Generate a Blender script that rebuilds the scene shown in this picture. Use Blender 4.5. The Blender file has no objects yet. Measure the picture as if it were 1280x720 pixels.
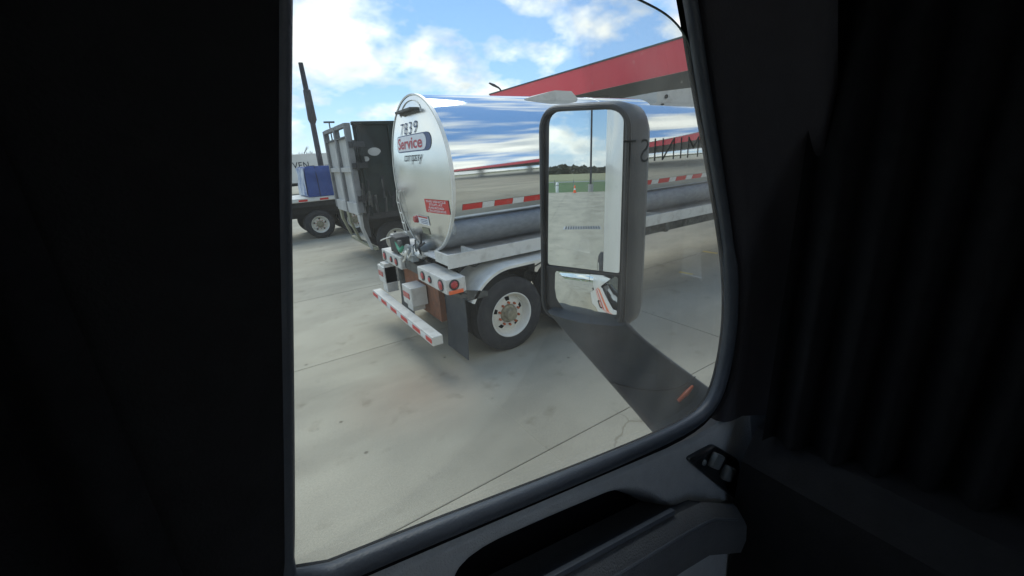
import bpy, bmesh, math, random
from mathutils import Vector, Matrix, noise as mnoise

random.seed(7)
SC = bpy.context.scene
COL = SC.collection
R_ = math.radians

# ------------------------------------------------------------------ camera
cam_d = bpy.data.cameras.new('camera')
cam_d.sensor_width = 36.0
cam_d.lens = 520.0 / 1280.0 * 36.0
cam_d.clip_start = 0.02
cam_d.clip_end = 4000
cam = bpy.data.objects.new('camera', cam_d)
COL.objects.link(cam)
CAM_H = 2.6
_roll = math.atan(0.065)
_down = Vector((0.065, 1.0, 168.0 / 520.0)).normalized()          # world down in camera axes (x right, y down, z ahead)
_fx = Vector((850.0, -168.0 - 0.065 * 850.0, 520.0)).normalized()  # lane direction in camera axes
_up = -_down
_fy = _up.cross(_fx)
RC = Matrix((_fx, _fy, _up))
right, down, fwd = RC.col[0], RC.col[1], RC.col[2]
cam.matrix_world = Matrix(((right[0], -down[0], -fwd[0], 0.0), (right[1], -down[1], -fwd[1], 0.0),
                           (right[2], -down[2], -fwd[2], CAM_H), (0, 0, 0, 1)))
SC.camera = cam

# ------------------------------------------------------------------ sky and sun
SUN_EL, SUN_AZ = R_(56), R_(78)          # azimuth from +X towards +Y
world = bpy.data.worlds.new('World')
SC.world = world
world.use_nodes = True
nt = world.node_tree
nt.nodes.clear()
def wn(t, **kw):
    n = nt.nodes.new(t)
    for k, v in kw.items():
        setattr(n, k, v)
    return n
sky = wn('ShaderNodeTexSky', sky_type='NISHITA', sun_disc=False)
sky.sun_elevation = SUN_EL
sky.sun_rotation = math.pi / 2 - SUN_AZ
sky.air_density = 1.0
sky.dust_density = 0.2
sky.ozone_density = 1.6
tc = wn('ShaderNodeTexCoord')
sep = wn('ShaderNodeSeparateXYZ')
nt.links.new(tc.outputs['Generated'], sep.inputs[0])
mx = wn('ShaderNodeMath', operation='MAXIMUM'); mx.inputs[1].default_value = 0.0
nt.links.new(sep.outputs[2], mx.inputs[0])
ad = wn('ShaderNodeMath', operation='ADD'); ad.inputs[1].default_value = 0.40
nt.links.new(mx.outputs[0], ad.inputs[0])
dx = wn('ShaderNodeMath', operation='DIVIDE'); dy = wn('ShaderNodeMath', operation='DIVIDE')
nt.links.new(sep.outputs[0], dx.inputs[0]); nt.links.new(ad.outputs[0], dx.inputs[1])
nt.links.new(sep.outputs[1], dy.inputs[0]); nt.links.new(ad.outputs[0], dy.inputs[1])
cmb = wn('ShaderNodeCombineXYZ')
nt.links.new(dx.outputs[0], cmb.inputs[0]); nt.links.new(dy.outputs[0], cmb.inputs[1])
mp = wn('ShaderNodeMapping'); mp.inputs['Location'].default_value = (19.3, 14.9, 1.45)
nt.links.new(cmb.outputs[0], mp.inputs[0])
n1 = wn('ShaderNodeTexNoise'); n1.inputs['Scale'].default_value = 2.3; n1.inputs['Detail'].default_value = 9
n1.inputs['Roughness'].default_value = 0.56; n1.inputs['Distortion'].default_value = 0.0
nt.links.new(mp.outputs[0], n1.inputs['Vector'])
r1 = wn('ShaderNodeValToRGB'); r1.color_ramp.elements[0].position = 0.455; r1.color_ramp.elements[1].position = 0.565
nt.links.new(n1.outputs[0], r1.inputs[0])
n2 = wn('ShaderNodeTexNoise'); n2.inputs['Scale'].default_value = 4.2; n2.inputs['Detail'].default_value = 6
nt.links.new(mp.outputs[0], n2.inputs['Vector'])
r2 = wn('ShaderNodeValToRGB')
r2.color_ramp.elements[0].position = 0.33; r2.color_ramp.elements[0].color = (4.6, 5.0, 5.4, 1)
r2.color_ramp.elements[1].position = 0.58; r2.color_ramp.elements[1].color = (8.6, 8.6, 8.4, 1)
nt.links.new(n2.outputs[0], r2.inputs[0])
mixc = wn('ShaderNodeMix', data_type='RGBA')
nt.links.new(r1.outputs[0], mixc.inputs[0])
lift = wn('ShaderNodeMix', data_type='RGBA', blend_type='MIX'); lift.inputs[0].default_value = 0.45
lift.inputs[7].default_value = (1.5, 3.5, 7.6, 1)          # thin high veil over the blue
nt.links.new(sky.outputs[0], lift.inputs[6])
nt.links.new(lift.outputs[2], mixc.inputs[6])
nt.links.new(r2.outputs[0], mixc.inputs[7])
bg = wn('ShaderNodeBackground'); bg.inputs['Strength'].default_value = 0.064
nt.links.new(mixc.outputs[2], bg.inputs[0])
wo = wn('ShaderNodeOutputWorld')
nt.links.new(bg.outputs[0], wo.inputs[0])

sun_d = bpy.data.lights.new('sun', 'SUN')
sun_d.energy = 0.9
sun_d.angle = R_(42)
sun_d.color = (1.0, 0.96, 0.9)
sun = bpy.data.objects.new('sun', sun_d)
COL.objects.link(sun)
sdir = Vector((math.cos(SUN_EL) * math.cos(SUN_AZ), math.cos(SUN_EL) * math.sin(SUN_AZ), math.sin(SUN_EL)))
sun.rotation_euler = sdir.to_track_quat('Z', 'Y').to_euler()
sun.location = (10, 5, 30)

SC.view_settings.view_transform = 'Standard'
SC.view_settings.look = 'None'
SC.view_settings.exposure = 1.3
SC.view_settings.gamma = 1.0
SC.view_settings.use_curve_mapping = False
SC.render.engine = 'CYCLES'
cy = SC.cycles
cy.use_denoising = True
cy.max_bounces = 10; cy.diffuse_bounces = 5; cy.glossy_bounces = 5; cy.transparent_max_bounces = 16
cy.sample_clamp_indirect = 6.0
cy.caustics_reflective = False; cy.caustics_refractive = False

# ------------------------------------------------------------------ materials
MATS = {}
def mat(name, col, rough=0.6, metal=0.0, var=0.12, scale=6.0, bump=0.0, bscale=60.0, coord='Position',
        stretch=(1, 1, 1), col2=None, lo=0.35, hi=0.7, spec=None, coat=0.0, rvar=0.0, rand=0.0):
    if name in MATS:
        return MATS[name]
    m = bpy.data.materials.new(name); m.use_nodes = True
    t = m.node_tree; N = t.nodes; L = t.links
    b = N['Principled BSDF']
    b.inputs['Roughness'].default_value = rough
    b.inputs['Metallic'].default_value = metal
    if spec is not None:
        b.inputs['Specular IOR Level'].default_value = spec
    if coat:
        b.inputs['Coat Weight'].default_value = coat; b.inputs['Coat Roughness'].default_value = 0.08
    if coord == 'Position':
        src = N.new('ShaderNodeNewGeometry').outputs['Position']
    else:
        src = N.new('ShaderNodeTexCoord').outputs['Object']
    mpn = N.new('ShaderNodeMapping'); mpn.inputs['Scale'].default_value = stretch
    L.new(src, mpn.inputs[0])
    nz = N.new('ShaderNodeTexNoise'); nz.inputs['Scale'].default_value = scale; nz.inputs['Detail'].default_value = 7
    nz.inputs['Roughness'].default_value = 0.62
    L.new(mpn.outputs[0], nz.inputs['Vector'])
    rp = N.new('ShaderNodeValToRGB')
    rp.color_ramp.elements[0].position = lo; rp.color_ramp.elements[1].position = hi
    c2 = col2 if col2 else tuple(min(1, c * (1 + var)) for c in col)
    c1 = col if col2 else tuple(c * (1 - var) for c in col)
    rp.color_ramp.elements[0].color = (*c1, 1); rp.color_ramp.elements[1].color = (*c2, 1)
    L.new(nz.outputs[0], rp.inputs[0])
    out = rp.outputs[0]
    if rand:
        oi = N.new('ShaderNodeObjectInfo')
        mr = N.new('ShaderNodeMapRange'); mr.inputs[3].default_value = 1 - rand; mr.inputs[4].default_value = 1 + rand
        L.new(oi.outputs['Random'], mr.inputs[0])
        hs = N.new('ShaderNodeHueSaturation'); L.new(mr.outputs[0], hs.inputs['Value']); L.new(out, hs.inputs['Color'])
        out = hs.outputs[0]
    L.new(out, b.inputs['Base Color'])
    if rvar:
        mr = N.new('ShaderNodeMapRange'); mr.inputs[3].default_value = max(0, rough - rvar); mr.inputs[4].default_value = min(1, rough + rvar)
        L.new(nz.outputs[0], mr.inputs[0]); L.new(mr.outputs[0], b.inputs['Roughness'])
    if bump:
        n2_ = N.new('ShaderNodeTexNoise'); n2_.inputs['Scale'].default_value = bscale; n2_.inputs['Detail'].default_value = 4
        L.new(mpn.outputs[0], n2_.inputs['Vector'])
        bp = N.new('ShaderNodeBump'); bp.inputs['Strength'].default_value = bump; bp.inputs['Distance'].default_value = 0.01
        L.new(n2_.outputs[0], bp.inputs['Height']); L.new(bp.outputs[0], b.inputs['Normal'])
    MATS[name] = m
    return m

def concrete_mat():
    m = mat('concrete', (0.395, 0.360, 0.268), 0.85, 0, 0.10, 0.55, 0.25, 45, rand=0.045)
    t = m.node_tree; N = t.nodes; L = t.links; b = N['Principled BSDF']
    base = b.inputs['Base Color'].links[0].from_socket
    geo = N.new('ShaderNodeNewGeometry')
    mp_ = N.new('ShaderNodeMapping'); mp_.inputs['Scale'].default_value = (0.35, 0.8, 1)      # tyre-worn lanes along the drive
    L.new(geo.outputs['Position'], mp_.inputs[0])
    nz = N.new('ShaderNodeTexNoise'); nz.inputs['Scale'].default_value = 1.4; nz.inputs['Detail'].default_value = 6
    L.new(mp_.outputs[0], nz.inputs['Vector'])
    rp = N.new('ShaderNodeValToRGB'); rp.color_ramp.elements[0].position = 0.34; rp.color_ramp.elements[0].color = (0.78, 0.78, 0.78, 1)
    rp.color_ramp.elements[1].position = 0.58; rp.color_ramp.elements[1].color = (1.0, 1.0, 1.0, 1)
    L.new(nz.outputs[0], rp.inputs[0])
    mu = N.new('ShaderNodeMix'); mu.data_type = 'RGBA'; mu.blend_type = 'MULTIPLY'; mu.inputs[0].default_value = 1
    L.new(base, mu.inputs[6]); L.new(rp.outputs[0], mu.inputs[7])
    # small dark oil spots and pits
    nz2 = N.new('ShaderNodeTexNoise'); nz2.inputs['Scale'].default_value = 3.2; nz2.inputs['Detail'].default_value = 6
    L.new(geo.outputs['Position'], nz2.inputs['Vector'])
    rp2 = N.new('ShaderNodeValToRGB'); rp2.color_ramp.elements[0].position = 0.60; rp2.color_ramp.elements[0].color = (1, 1, 1, 1)
    rp2.color_ramp.elements[1].position = 0.74; rp2.color_ramp.elements[1].color = (0.74, 0.72, 0.68, 1)
    L.new(nz2.outputs[0], rp2.inputs[0])
    mu2 = N.new('ShaderNodeMix'); mu2.data_type = 'RGBA'; mu2.blend_type = 'MULTIPLY'; mu2.inputs[0].default_value = 1
    L.new(mu.outputs[2], mu2.inputs[6]); L.new(rp2.outputs[0], mu2.inputs[7])
    vo = N.new('ShaderNodeTexNoise'); vo.inputs['Scale'].default_value = 70; vo.inputs['Detail'].default_value = 3
    L.new(geo.outputs['Position'], vo.inputs['Vector'])
    rp3 = N.new('ShaderNodeValToRGB'); rp3.color_ramp.elements[0].position = 0.3; rp3.color_ramp.elements[0].color = (0.86, 0.86, 0.86, 1)
    rp3.color_ramp.elements[1].position = 0.7; rp3.color_ramp.elements[1].color = (1.08, 1.08, 1.08, 1)
    L.new(vo.outputs[0], rp3.inputs[0])
    mu3 = N.new('ShaderNodeMix'); mu3.data_type = 'RGBA'; mu3.blend_type = 'MULTIPLY'; mu3.inputs[0].default_value = 1
    L.new(mu2.outputs[2], mu3.inputs[6]); L.new(rp3.outputs[0], mu3.inputs[7])
    # fine drips and grit specks
    vs = N.new('ShaderNodeTexVoronoi'); vs.inputs['Scale'].default_value = 2.6
    L.new(geo.outputs['Position'], vs.inputs['Vector'])
    rp4 = N.new('ShaderNodeValToRGB'); rp4.color_ramp.elements[0].position = 0.025; rp4.color_ramp.elements[0].color = (0.45, 0.43, 0.40, 1)
    rp4.color_ramp.elements[1].position = 0.075; rp4.color_ramp.elements[1].color = (1, 1, 1, 1)
    L.new(vs.outputs['Distance'], rp4.inputs[0])
    mu4 = N.new('ShaderNodeMix'); mu4.data_type = 'RGBA'; mu4.blend_type = 'MULTIPLY'; mu4.inputs[0].default_value = 1
    L.new(mu3.outputs[2], mu4.inputs[6]); L.new(rp4.outputs[0], mu4.inputs[7])
    # hairline cracks, broken up by a mask
    wv = N.new('ShaderNodeTexNoise'); wv.inputs['Scale'].default_value = 1.5; wv.inputs['Detail'].default_value = 5
    L.new(geo.outputs['Position'], wv.inputs['Vector'])
    va = N.new('ShaderNodeVectorMath'); va.operation = 'MULTIPLY_ADD'; va.inputs[1].default_value = (0.55, 0.55, 0.0)
    L.new(wv.outputs['Color'], va.inputs[0]); L.new(geo.outputs['Position'], va.inputs[2])
    vc = N.new('ShaderNodeTexVoronoi'); vc.feature = 'DISTANCE_TO_EDGE'; vc.inputs['Scale'].default_value = 0.33
    L.new(va.outputs[0], vc.inputs['Vector'])
    rp5 = N.new('ShaderNodeValToRGB'); rp5.color_ramp.elements[0].position = 0.0; rp5.color_ramp.elements[0].color = (0.62, 0.60, 0.56, 1)
    rp5.color_ramp.elements[1].position = 0.0035; rp5.color_ramp.elements[1].color = (1, 1, 1, 1)
    L.new(vc.outputs['Distance'], rp5.inputs[0])
    nm = N.new('ShaderNodeTexNoise'); nm.inputs['Scale'].default_value = 0.35
    L.new(geo.outputs['Position'], nm.inputs['Vector'])
    mr5 = N.new('ShaderNodeMapRange'); mr5.inputs[1].default_value = 0.5; mr5.inputs[2].default_value = 0.6
    L.new(nm.outputs[0], mr5.inputs[0])
    mu5 = N.new('ShaderNodeMix'); mu5.data_type = 'RGBA'; mu5.blend_type = 'MULTIPLY'
    L.new(mr5.outputs[0], mu5.inputs[0]); L.new(mu4.outputs[2], mu5.inputs[6]); L.new(rp5.outputs[0], mu5.inputs[7])
    # orange reflection blur by the trailer's tail, painted into the concrete
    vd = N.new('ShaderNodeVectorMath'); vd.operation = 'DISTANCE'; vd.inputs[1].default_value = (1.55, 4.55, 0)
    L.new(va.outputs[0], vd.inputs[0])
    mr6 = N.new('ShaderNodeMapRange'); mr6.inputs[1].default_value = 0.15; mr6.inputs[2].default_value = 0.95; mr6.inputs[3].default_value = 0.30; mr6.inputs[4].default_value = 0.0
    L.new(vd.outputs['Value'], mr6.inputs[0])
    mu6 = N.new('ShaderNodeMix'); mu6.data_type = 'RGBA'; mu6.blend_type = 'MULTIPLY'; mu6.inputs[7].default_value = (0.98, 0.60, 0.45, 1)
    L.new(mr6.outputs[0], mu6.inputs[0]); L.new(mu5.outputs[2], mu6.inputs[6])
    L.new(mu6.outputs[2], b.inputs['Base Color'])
    return m

def glass_mat(name, tint, refl=1.0, dust=0.0, dust_col=(0.8, 0.85, 0.85)):
    m = bpy.data.materials.new(name); m.use_nodes = True
    t = m.node_tree; N = t.nodes; L = t.links; N.clear()
    tr = N.new('ShaderNodeBsdfTransparent'); tr.inputs[0].default_value = (*tint, 1)
    gl = N.new('ShaderNodeBsdfGlossy'); gl.inputs['Roughness'].default_value = 0.0
    fr = N.new('ShaderNodeFresnel'); fr.inputs[0].default_value = 1.45
    mm = N.new('ShaderNodeMath'); mm.operation = 'MULTIPLY'; mm.inputs[1].default_value = refl
    L.new(fr.outputs[0], mm.inputs[0])
    mx_ = N.new('ShaderNodeMixShader'); L.new(mm.outputs[0], mx_.inputs[0]); L.new(tr.outputs[0], mx_.inputs[1]); L.new(gl.outputs[0], mx_.inputs[2])
    out = mx_.outputs[0]
    if dust:
        df = N.new('ShaderNodeBsdfTranslucent'); df.inputs[0].default_value = (*dust_col, 1)
        geo = N.new('ShaderNodeNewGeometry')
        nz = N.new('ShaderNodeTexNoise'); nz.inputs['Scale'].default_value = 5; nz.inputs['Detail'].default_value = 5
        L.new(geo.outputs['Position'], nz.inputs['Vector'])
        mr = N.new('ShaderNodeMapRange'); mr.inputs[1].default_value = 0.3; mr.inputs[2].default_value = 0.75
        mr.inputs[3].default_value = dust * 0.45; mr.inputs[4].default_value = dust * 1.7
        L.new(nz.outputs[0], mr.inputs[0])
        vo = N.new('ShaderNodeTexVoronoi'); vo.inputs['Scale'].default_value = 26; vo.inputs['Randomness'].default_value = 1
        L.new(geo.outputs['Position'], vo.inputs['Vector'])
        sp = N.new('ShaderNodeMapRange'); sp.inputs[1].default_value = 0.05; sp.inputs[2].default_value = 0.09
        sp.inputs[3].default_value = dust * 3.0; sp.inputs[4].default_value = 0.0
        L.new(vo.outputs['Distance'], sp.inputs[0])
        ad_ = N.new('ShaderNodeMath'); ad_.operation = 'ADD'; L.new(mr.outputs[0], ad_.inputs[0]); L.new(sp.outputs[0], ad_.inputs[1])
        sx = N.new('ShaderNodeSeparateXYZ'); L.new(geo.outputs['Position'], sx.inputs[0])
        gx = N.new('ShaderNodeMapRange'); gx.inputs[1].default_value = 0.40; gx.inputs[2].default_value = 0.95; gx.inputs[3].default_value = 0.8; gx.inputs[4].default_value = 2.6
        L.new(sx.outputs[0], gx.inputs[0])                       # dust thickened towards the front edge to paint in the milky haze
        dm = N.new('ShaderNodeMath'); dm.operation = 'MULTIPLY'; L.new(ad_.outputs[0], dm.inputs[0]); L.new(gx.outputs[0], dm.inputs[1])
        ad_ = dm
        m2 = N.new('ShaderNodeMixShader'); L.new(ad_.outputs[0], m2.inputs[0]); L.new(out, m2.inputs[1]); L.new(df.outputs[0], m2.inputs[2])
        out = m2.outputs[0]
    o = N.new('ShaderNodeOutputMaterial'); L.new(out, o.inputs[0])
    MATS[name] = m
    return m

M = {}
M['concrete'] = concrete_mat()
M['sealant'] = mat('sealant', (0.085, 0.075, 0.06), 0.9, var=0.3, scale=3)
M['field'] = mat('dry_field', (0.30, 0.27, 0.15), 1.0, var=0.2, scale=0.02, col2=(0.22, 0.24, 0.11))
M['grass'] = mat('grass', (0.055, 0.12, 0.03), 1.0, scale=0.6, col2=(0.12, 0.16, 0.06))
M['asphalt'] = mat('asphalt', (0.30, 0.30, 0.28), 0.9, var=0.1, scale=1)
M['foliage'] = mat('far_foliage', (0.045, 0.055, 0.04), 1.0, scale=0.08, col2=(0.09, 0.085, 0.06))
M['polished'] = mat('polished_aluminium', (0.80, 0.81, 0.80), 0.06, 1.0, 0.03, 0.8, 0.02, 1.2, rvar=0.03, stretch=(1, 0.3, 0.3))
M['satin'] = mat('satin_aluminium', (0.80, 0.81, 0.79), 0.24, 1.0, 0.05, 2.5, 0.05, 4.0, rvar=0.05)
M['alu'] = mat('dull_aluminium', (0.78, 0.765, 0.69), 0.45, 0.25, 0.15, 4.0, 0.1, 30, rvar=0.08)
M['alu_paint'] = mat('silver_paint', (0.64, 0.625, 0.56), 0.55, 0.05, 0.16, 6.0, 0.1, 30, col2=(0.36, 0.34, 0.29), lo=0.50, hi=0.82)
M['tread'] = mat('tread_plate', (0.64, 0.64, 0.62), 0.55, 0.1, 0.15, 8.0, 0.2, 90)
M['rubber'] = mat('tyre_rubber', (0.020, 0.020, 0.022), 0.75, 0, 0.35, 7.0, 0.35, 60, coord='Object', col2=(0.05, 0.049, 0.046), lo=0.45, hi=0.8)
M['rim_white'] = mat('rim_white_paint', (0.72, 0.70, 0.62), 0.45, 0, 0.1, 9.0, coord='Object', col2=(0.55, 0.50, 0.40), lo=0.55, hi=0.85)
M['hub'] = mat('hub_grease', (0.32, 0.29, 0.20), 0.5, 0.3, 0.3, 20, coord='Object')
M['rust'] = mat('rust', (0.28, 0.11, 0.05), 0.85, 0.0, 0.3, 9.0, 0.3, 40, col2=(0.16, 0.075, 0.045))
M['rust_nut'] = mat('rust_orange', (0.50, 0.13, 0.05), 0.7, 0.1, 0.3, 30, coord='Object')
M['chassis'] = mat('chassis_black', (0.018, 0.019, 0.020), 0.6, 0.0, 0.4, 5.0, 0.2, 30)
M['grime'] = mat('grimy_steel', (0.10, 0.10, 0.09), 0.6, 0.4, 0.4, 8.0, 0.3, 30)
M['flap'] = mat('mudflap_rubber', (0.030, 0.036, 0.042), 0.65, 0, 0.35, 3.0, 0.1, 20, col2=(0.06, 0.065, 0.066))
M['tape_red'] = mat('tape_red', (0.62, 0.035, 0.028), 0.45, 0, 0.12, 20)
M['tape_white'] = mat('tape_white', (0.72, 0.72, 0.68), 0.45, 0, 0.08, 20)
M['lens_red'] = mat('red_lens', (0.45, 0.03, 0.03), 0.25, 0, 0.15, 40, coat=0.4)
M['lens_orange'] = mat('orange_lens', (0.85, 0.14, 0.03), 0.3, 0, 0.1, 40, coat=0.4)
M['navy'] = mat('navy_vinyl', (0.06, 0.095, 0.19), 0.5, 0, 0.1, 20)
M['logo_white'] = mat('logo_white', (0.78, 0.79, 0.79), 0.5, 0, 0.05, 20)
M['logo_red'] = mat('logo_red', (0.48, 0.06, 0.08), 0.5, 0, 0.1, 20)
M['print_dark'] = mat('print_dark', (0.03, 0.04, 0.05), 0.5, 0, 0.1, 20)
M['hose'] = mat('grey_hose', (0.28, 0.30, 0.29), 0.6, 0.2, 0.3, 15)
M['green_strap'] = mat('green_strap', (0.05, 0.28, 0.16), 0.7, 0, 0.2, 15)
M['dump_side'] = mat('dark_green_black_paint', (0.006, 0.011, 0.011), 0.55, 0, 0.3, 1.6, 0.15, 8, col2=(0.026, 0.042, 0.038), lo=0.4, hi=0.72, rvar=0.1, spec=0.22)
M['dump_grey'] = mat('weathered_grey_paint', (0.36, 0.355, 0.33), 0.7, 0, 0.2, 2.5, 0.1, 20, col2=(0.52, 0.51, 0.47))
M['dump_frame'] = mat('gate_frame_paint', (0.17, 0.17, 0.165), 0.65, 0, 0.25, 4, 0.1, 20)
M['olive'] = mat('dirty_yellow_paint', (0.33, 0.31, 0.20), 0.75, 0, 0.3, 4, 0.1, 20, col2=(0.20, 0.20, 0.14))
M['tarp_blue'] = mat('blue_tarp', (0.028, 0.060, 0.21), 0.55, 0, 0.25, 3, 0.8, 7, col2=(0.055, 0.10, 0.30))
M['tarp_worn'] = mat('worn_blue_tarp', (0.07, 0.13, 0.30), 0.6, 0, 0.2, 2.2, 0.8, 7, col2=(0.50, 0.54, 0.57), lo=0.36, hi=0.56)
M['white_paint'] = mat('white_paint', (0.76, 0.76, 0.74), 0.35, 0, 0.04, 2.0, coat=0.3)
M['trailer_white'] = mat('trailer_white', (0.62, 0.62, 0.58), 0.5, 0, 0.08, 0.6)
M['pole_dark'] = mat('dark_pole_paint', (0.035, 0.036, 0.045), 0.5, 0.2, 0.3, 2)
M['canopy_red'] = mat('canopy_red', (0.86, 0.032, 0.055), 0.4, 0, 0.06, 0.4, coat=0.2)
M['canopy_under'] = mat('canopy_soffit', (0.085, 0.095, 0.095), 0.7, 0, 0.12, 0.8)
M['canopy_light'] = mat('canopy_fixture', (0.60, 0.61, 0.60), 0.5, 0, 0.05, 2)
M['column'] = mat('column_grey', (0.34, 0.34, 0.33), 0.5, 0, 0.1, 2)
M['bark'] = mat('bark', (0.10, 0.085, 0.07), 0.95, 0, 0.3, 4)
M['cone'] = mat('cone_orange', (0.85, 0.12, 0.02), 0.5, 0, 0.1, 5)
M['grate'] = mat('iron_grate', (0.06, 0.06, 0.055), 0.7, 0.4, 0.2, 10)
M['mirror_case'] = mat('mirror_housing_plastic', (0.052, 0.064, 0.072), 0.42, 0, 0.10, 12, 0.12, 260)
M['mirror_rim'] = mat('mirror_rim_plastic', (0.022, 0.025, 0.028), 0.35, 0, 0.1, 12, 0.1, 260)
M['mirror'] = mat('mirror_silver', (0.80, 0.84, 0.83), 0.0, 1.0, 0.0, 5)
M['trim'] = mat('grey_door_trim', (0.46, 0.475, 0.475), 0.5, 0, 0.06, 30, 0.5, 330, rvar=0.05)
M['trim_dark'] = mat('dark_cab_trim', (0.012, 0.012, 0.013), 0.75, 0, 0.2, 20, 0.2, 200, spec=0.2)
M['pillar'] = mat('pillar_trim', (0.024, 0.022, 0.027), 0.6, 0, 0.1, 30, 0.2, 250)
M['pocket_shade'] = mat('recess_shade', (0.012, 0.012, 0.014), 0.9, 0, 0.2, 40, spec=0.1)  # near-black colour puts the shade of the recess into the material
M['seal'] = mat('window_seal_rubber', (0.060, 0.070, 0.085), 0.42, 0, 0.1, 30, 0.15, 200)
M['armtop'] = mat('armrest_vinyl', (0.095, 0.100, 0.105), 0.6, 0, 0.08, 30, 0.5, 250)
M['bead'] = mat('trim_bead', (0.30, 0.32, 0.34), 0.35, 0.3, 0.1, 30)
M['switch'] = mat('switch_black', (0.020, 0.022, 0.024), 0.3, 0, 0.1, 30)
M['switch_face'] = mat('switch_key_grey', (0.20, 0.22, 0.22), 0.35, 0.2, 0.1, 30)
M['cab_lining'] = mat('pale_cab_lining', (0.62, 0.60, 0.56), 0.85, 0, 0.05, 20, 0.2, 200)
M['added_curtain'] = mat('added_black_curtain', (0.010, 0.010, 0.011), 0.95, 0, 0.25, 30, 0.3, 300, spec=0.1)
M['glass'] = glass_mat('side_glass', (0.955, 0.985, 0.972), 0.22, 0.016, (0.86, 0.85, 0.78))
M['windscreen'] = glass_mat('windscreen_glass', (0.96, 0.98, 0.97), 0.8)
M['glass_edge'] = mat('glass_edge', (0.05, 0.085, 0.08), 0.2, 0, 0.1, 30)
M['stripe_orange'] = mat('orange_stripe', (0.85, 0.16, 0.03), 0.35, 0, 0.05, 5, coat=0.3)
M['stripe_red'] = mat('red_stripe', (0.62, 0.04, 0.03), 0.35, 0, 0.05, 5, coat=0.3)
M['chrome'] = mat('chrome', (0.8, 0.8, 0.8), 0.1, 1.0, 0.02, 5)
M['vehicle_glass'] = mat('dark_vehicle_glass', (0.02, 0.025, 0.03), 0.08, 0, 0.05, 5)
M['car_red'] = mat('car_red_paint', (0.45, 0.03, 0.03), 0.3, 0, 0.05, 5, coat=0.5)
M['store_wall'] = mat('store_wall_panels', (0.50, 0.47, 0.40), 0.8, 0, 0.08, 0.6)

# ------------------------------------------------------------------ mesh helpers
class MB:
    """collects simple shapes into one bmesh"""
    def __init__(s):
        s.bm = bmesh.new()
    def poly(s, pts):
        vs = [s.bm.verts.new(p) for p in pts]
        try:
            return s.bm.faces.new(vs)
        except ValueError:
            return None
    def box(s, x0, x1, y0, y1, z0, z1, mtx=None, bev=0.0):
        r = bmesh.ops.create_cube(s.bm, size=1.0)
        vs = r['verts']
        for v in vs:
            v.co = Vector(((x0 + x1) / 2 + v.co.x * (x1 - x0), (y0 + y1) / 2 + v.co.y * (y1 - y0), (z0 + z1) / 2 + v.co.z * (z1 - z0)))
        if bev:
            es = list({e for v in vs for e in v.link_edges})
            rb = bmesh.ops.bevel(s.bm, geom=es, offset=bev, segments=2, affect='EDGES', profile=0.5)
            vs = list({v for v in rb['verts']} | {v for v in vs if v.is_valid})
        if mtx is not None:
            for v in vs:
                v.co = mtx @ v.co
        return s
    def loft(s, rings, closed=True, cap=True):
        RV = [[s.bm.verts.new(p) for p in r] for r in rings]
        n = len(RV[0])
        for a, b in zip(RV[:-1], RV[1:]):
            for i in range(n if closed else n - 1):
                j = (i + 1) % n
                try:
                    s.bm.faces.new((a[i], a[j], b[j], b[i]))
                except ValueError:
                    pass
        if cap and closed:
            s.bm.faces.new(RV[0][::-1]); s.bm.faces.new(RV[-1])
        return s
    def tube(s, pts, r, n=8, cap=True, closed=False):
        pts = [Vector(p) for p in pts]
        rr = r if isinstance(r, (list, tuple)) else [r] * len(pts)
        rings = []
        prev = None
        m = len(pts)
        for i, p in enumerate(pts):
            if closed:
                d = pts[(i + 1) % m] - pts[i - 1]
            else:
                d = (pts[min(i + 1, m - 1)] - pts[max(i - 1, 0)])
            d.normalize()
            if prev is None:
                a = d.orthogonal().normalized()
            else:
                a = prev - d * prev.dot(d)
                a = a.normalized() if a.length > 1e-6 else d.orthogonal().normalized()
            prev = a
            b = d.cross(a)
            rings.append([p + (a * math.cos(2 * math.pi * k / n) + b * math.sin(2 * math.pi * k / n)) * rr[i] for k in range(n)])
        if closed:
            rings.append(rings[0])
        s.loft(rings, True, cap and not closed)
        if closed:
            bmesh.ops.remove_doubles(s.bm, verts=s.bm.verts, dist=1e-6)
        return s
    def lathe(s, prof, origin, axis='Y', n=40, close_prof=False, sgn=1):
        """prof: (radius, height along the axis)"""
        o = Vector(origin)
        rings = []
        for k in range(n):
            a = 2 * math.pi * k / n
            c, sn = math.cos(a), math.sin(a)
            ring = []
            for r, h in prof:
                if axis == 'Y':
                    ring.append(o + Vector((r * c, h * sgn, r * sn)))
                elif axis == 'X':
                    ring.append(o + Vector((h * sgn, r * c, r * sn)))
                else:
                    ring.append(o + Vector((r * c, r * sn, h * sgn)))
            rings.append(ring)
        V = [[s.bm.verts.new(p) for p in r] for r in rings]
        m = len(prof)
        for i in range(n):
            j = (i + 1) % n
            for k in range(m if close_prof else m - 1):
                l = (k + 1) % m
                q = (V[i][k], V[i][l], V[j][l], V[j][k])
                try:
                    s.bm.faces.new(q)
                except ValueError:
                    pass
        bmesh.ops.remove_doubles(s.bm, verts=s.bm.verts, dist=1e-5)
        return s
    def prism(s, pts, vec):
        """polygon extruded by vec"""
        vec = Vector(vec)
        a = [Vector(p) for p in pts]
        s.loft([a, [p + vec for p in a]])
        return s
    def build(s, name, material, parent=None, smooth=False, loc=None, angle=40, kind=None):
        bmesh.ops.recalc_face_normals(s.bm, faces=s.bm.faces)
        me = bpy.data.meshes.new(name)
        s.bm.to_mesh(me); s.bm.free()
        return mesh_obj(name, me, material, parent, smooth, loc, angle, kind)

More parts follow.
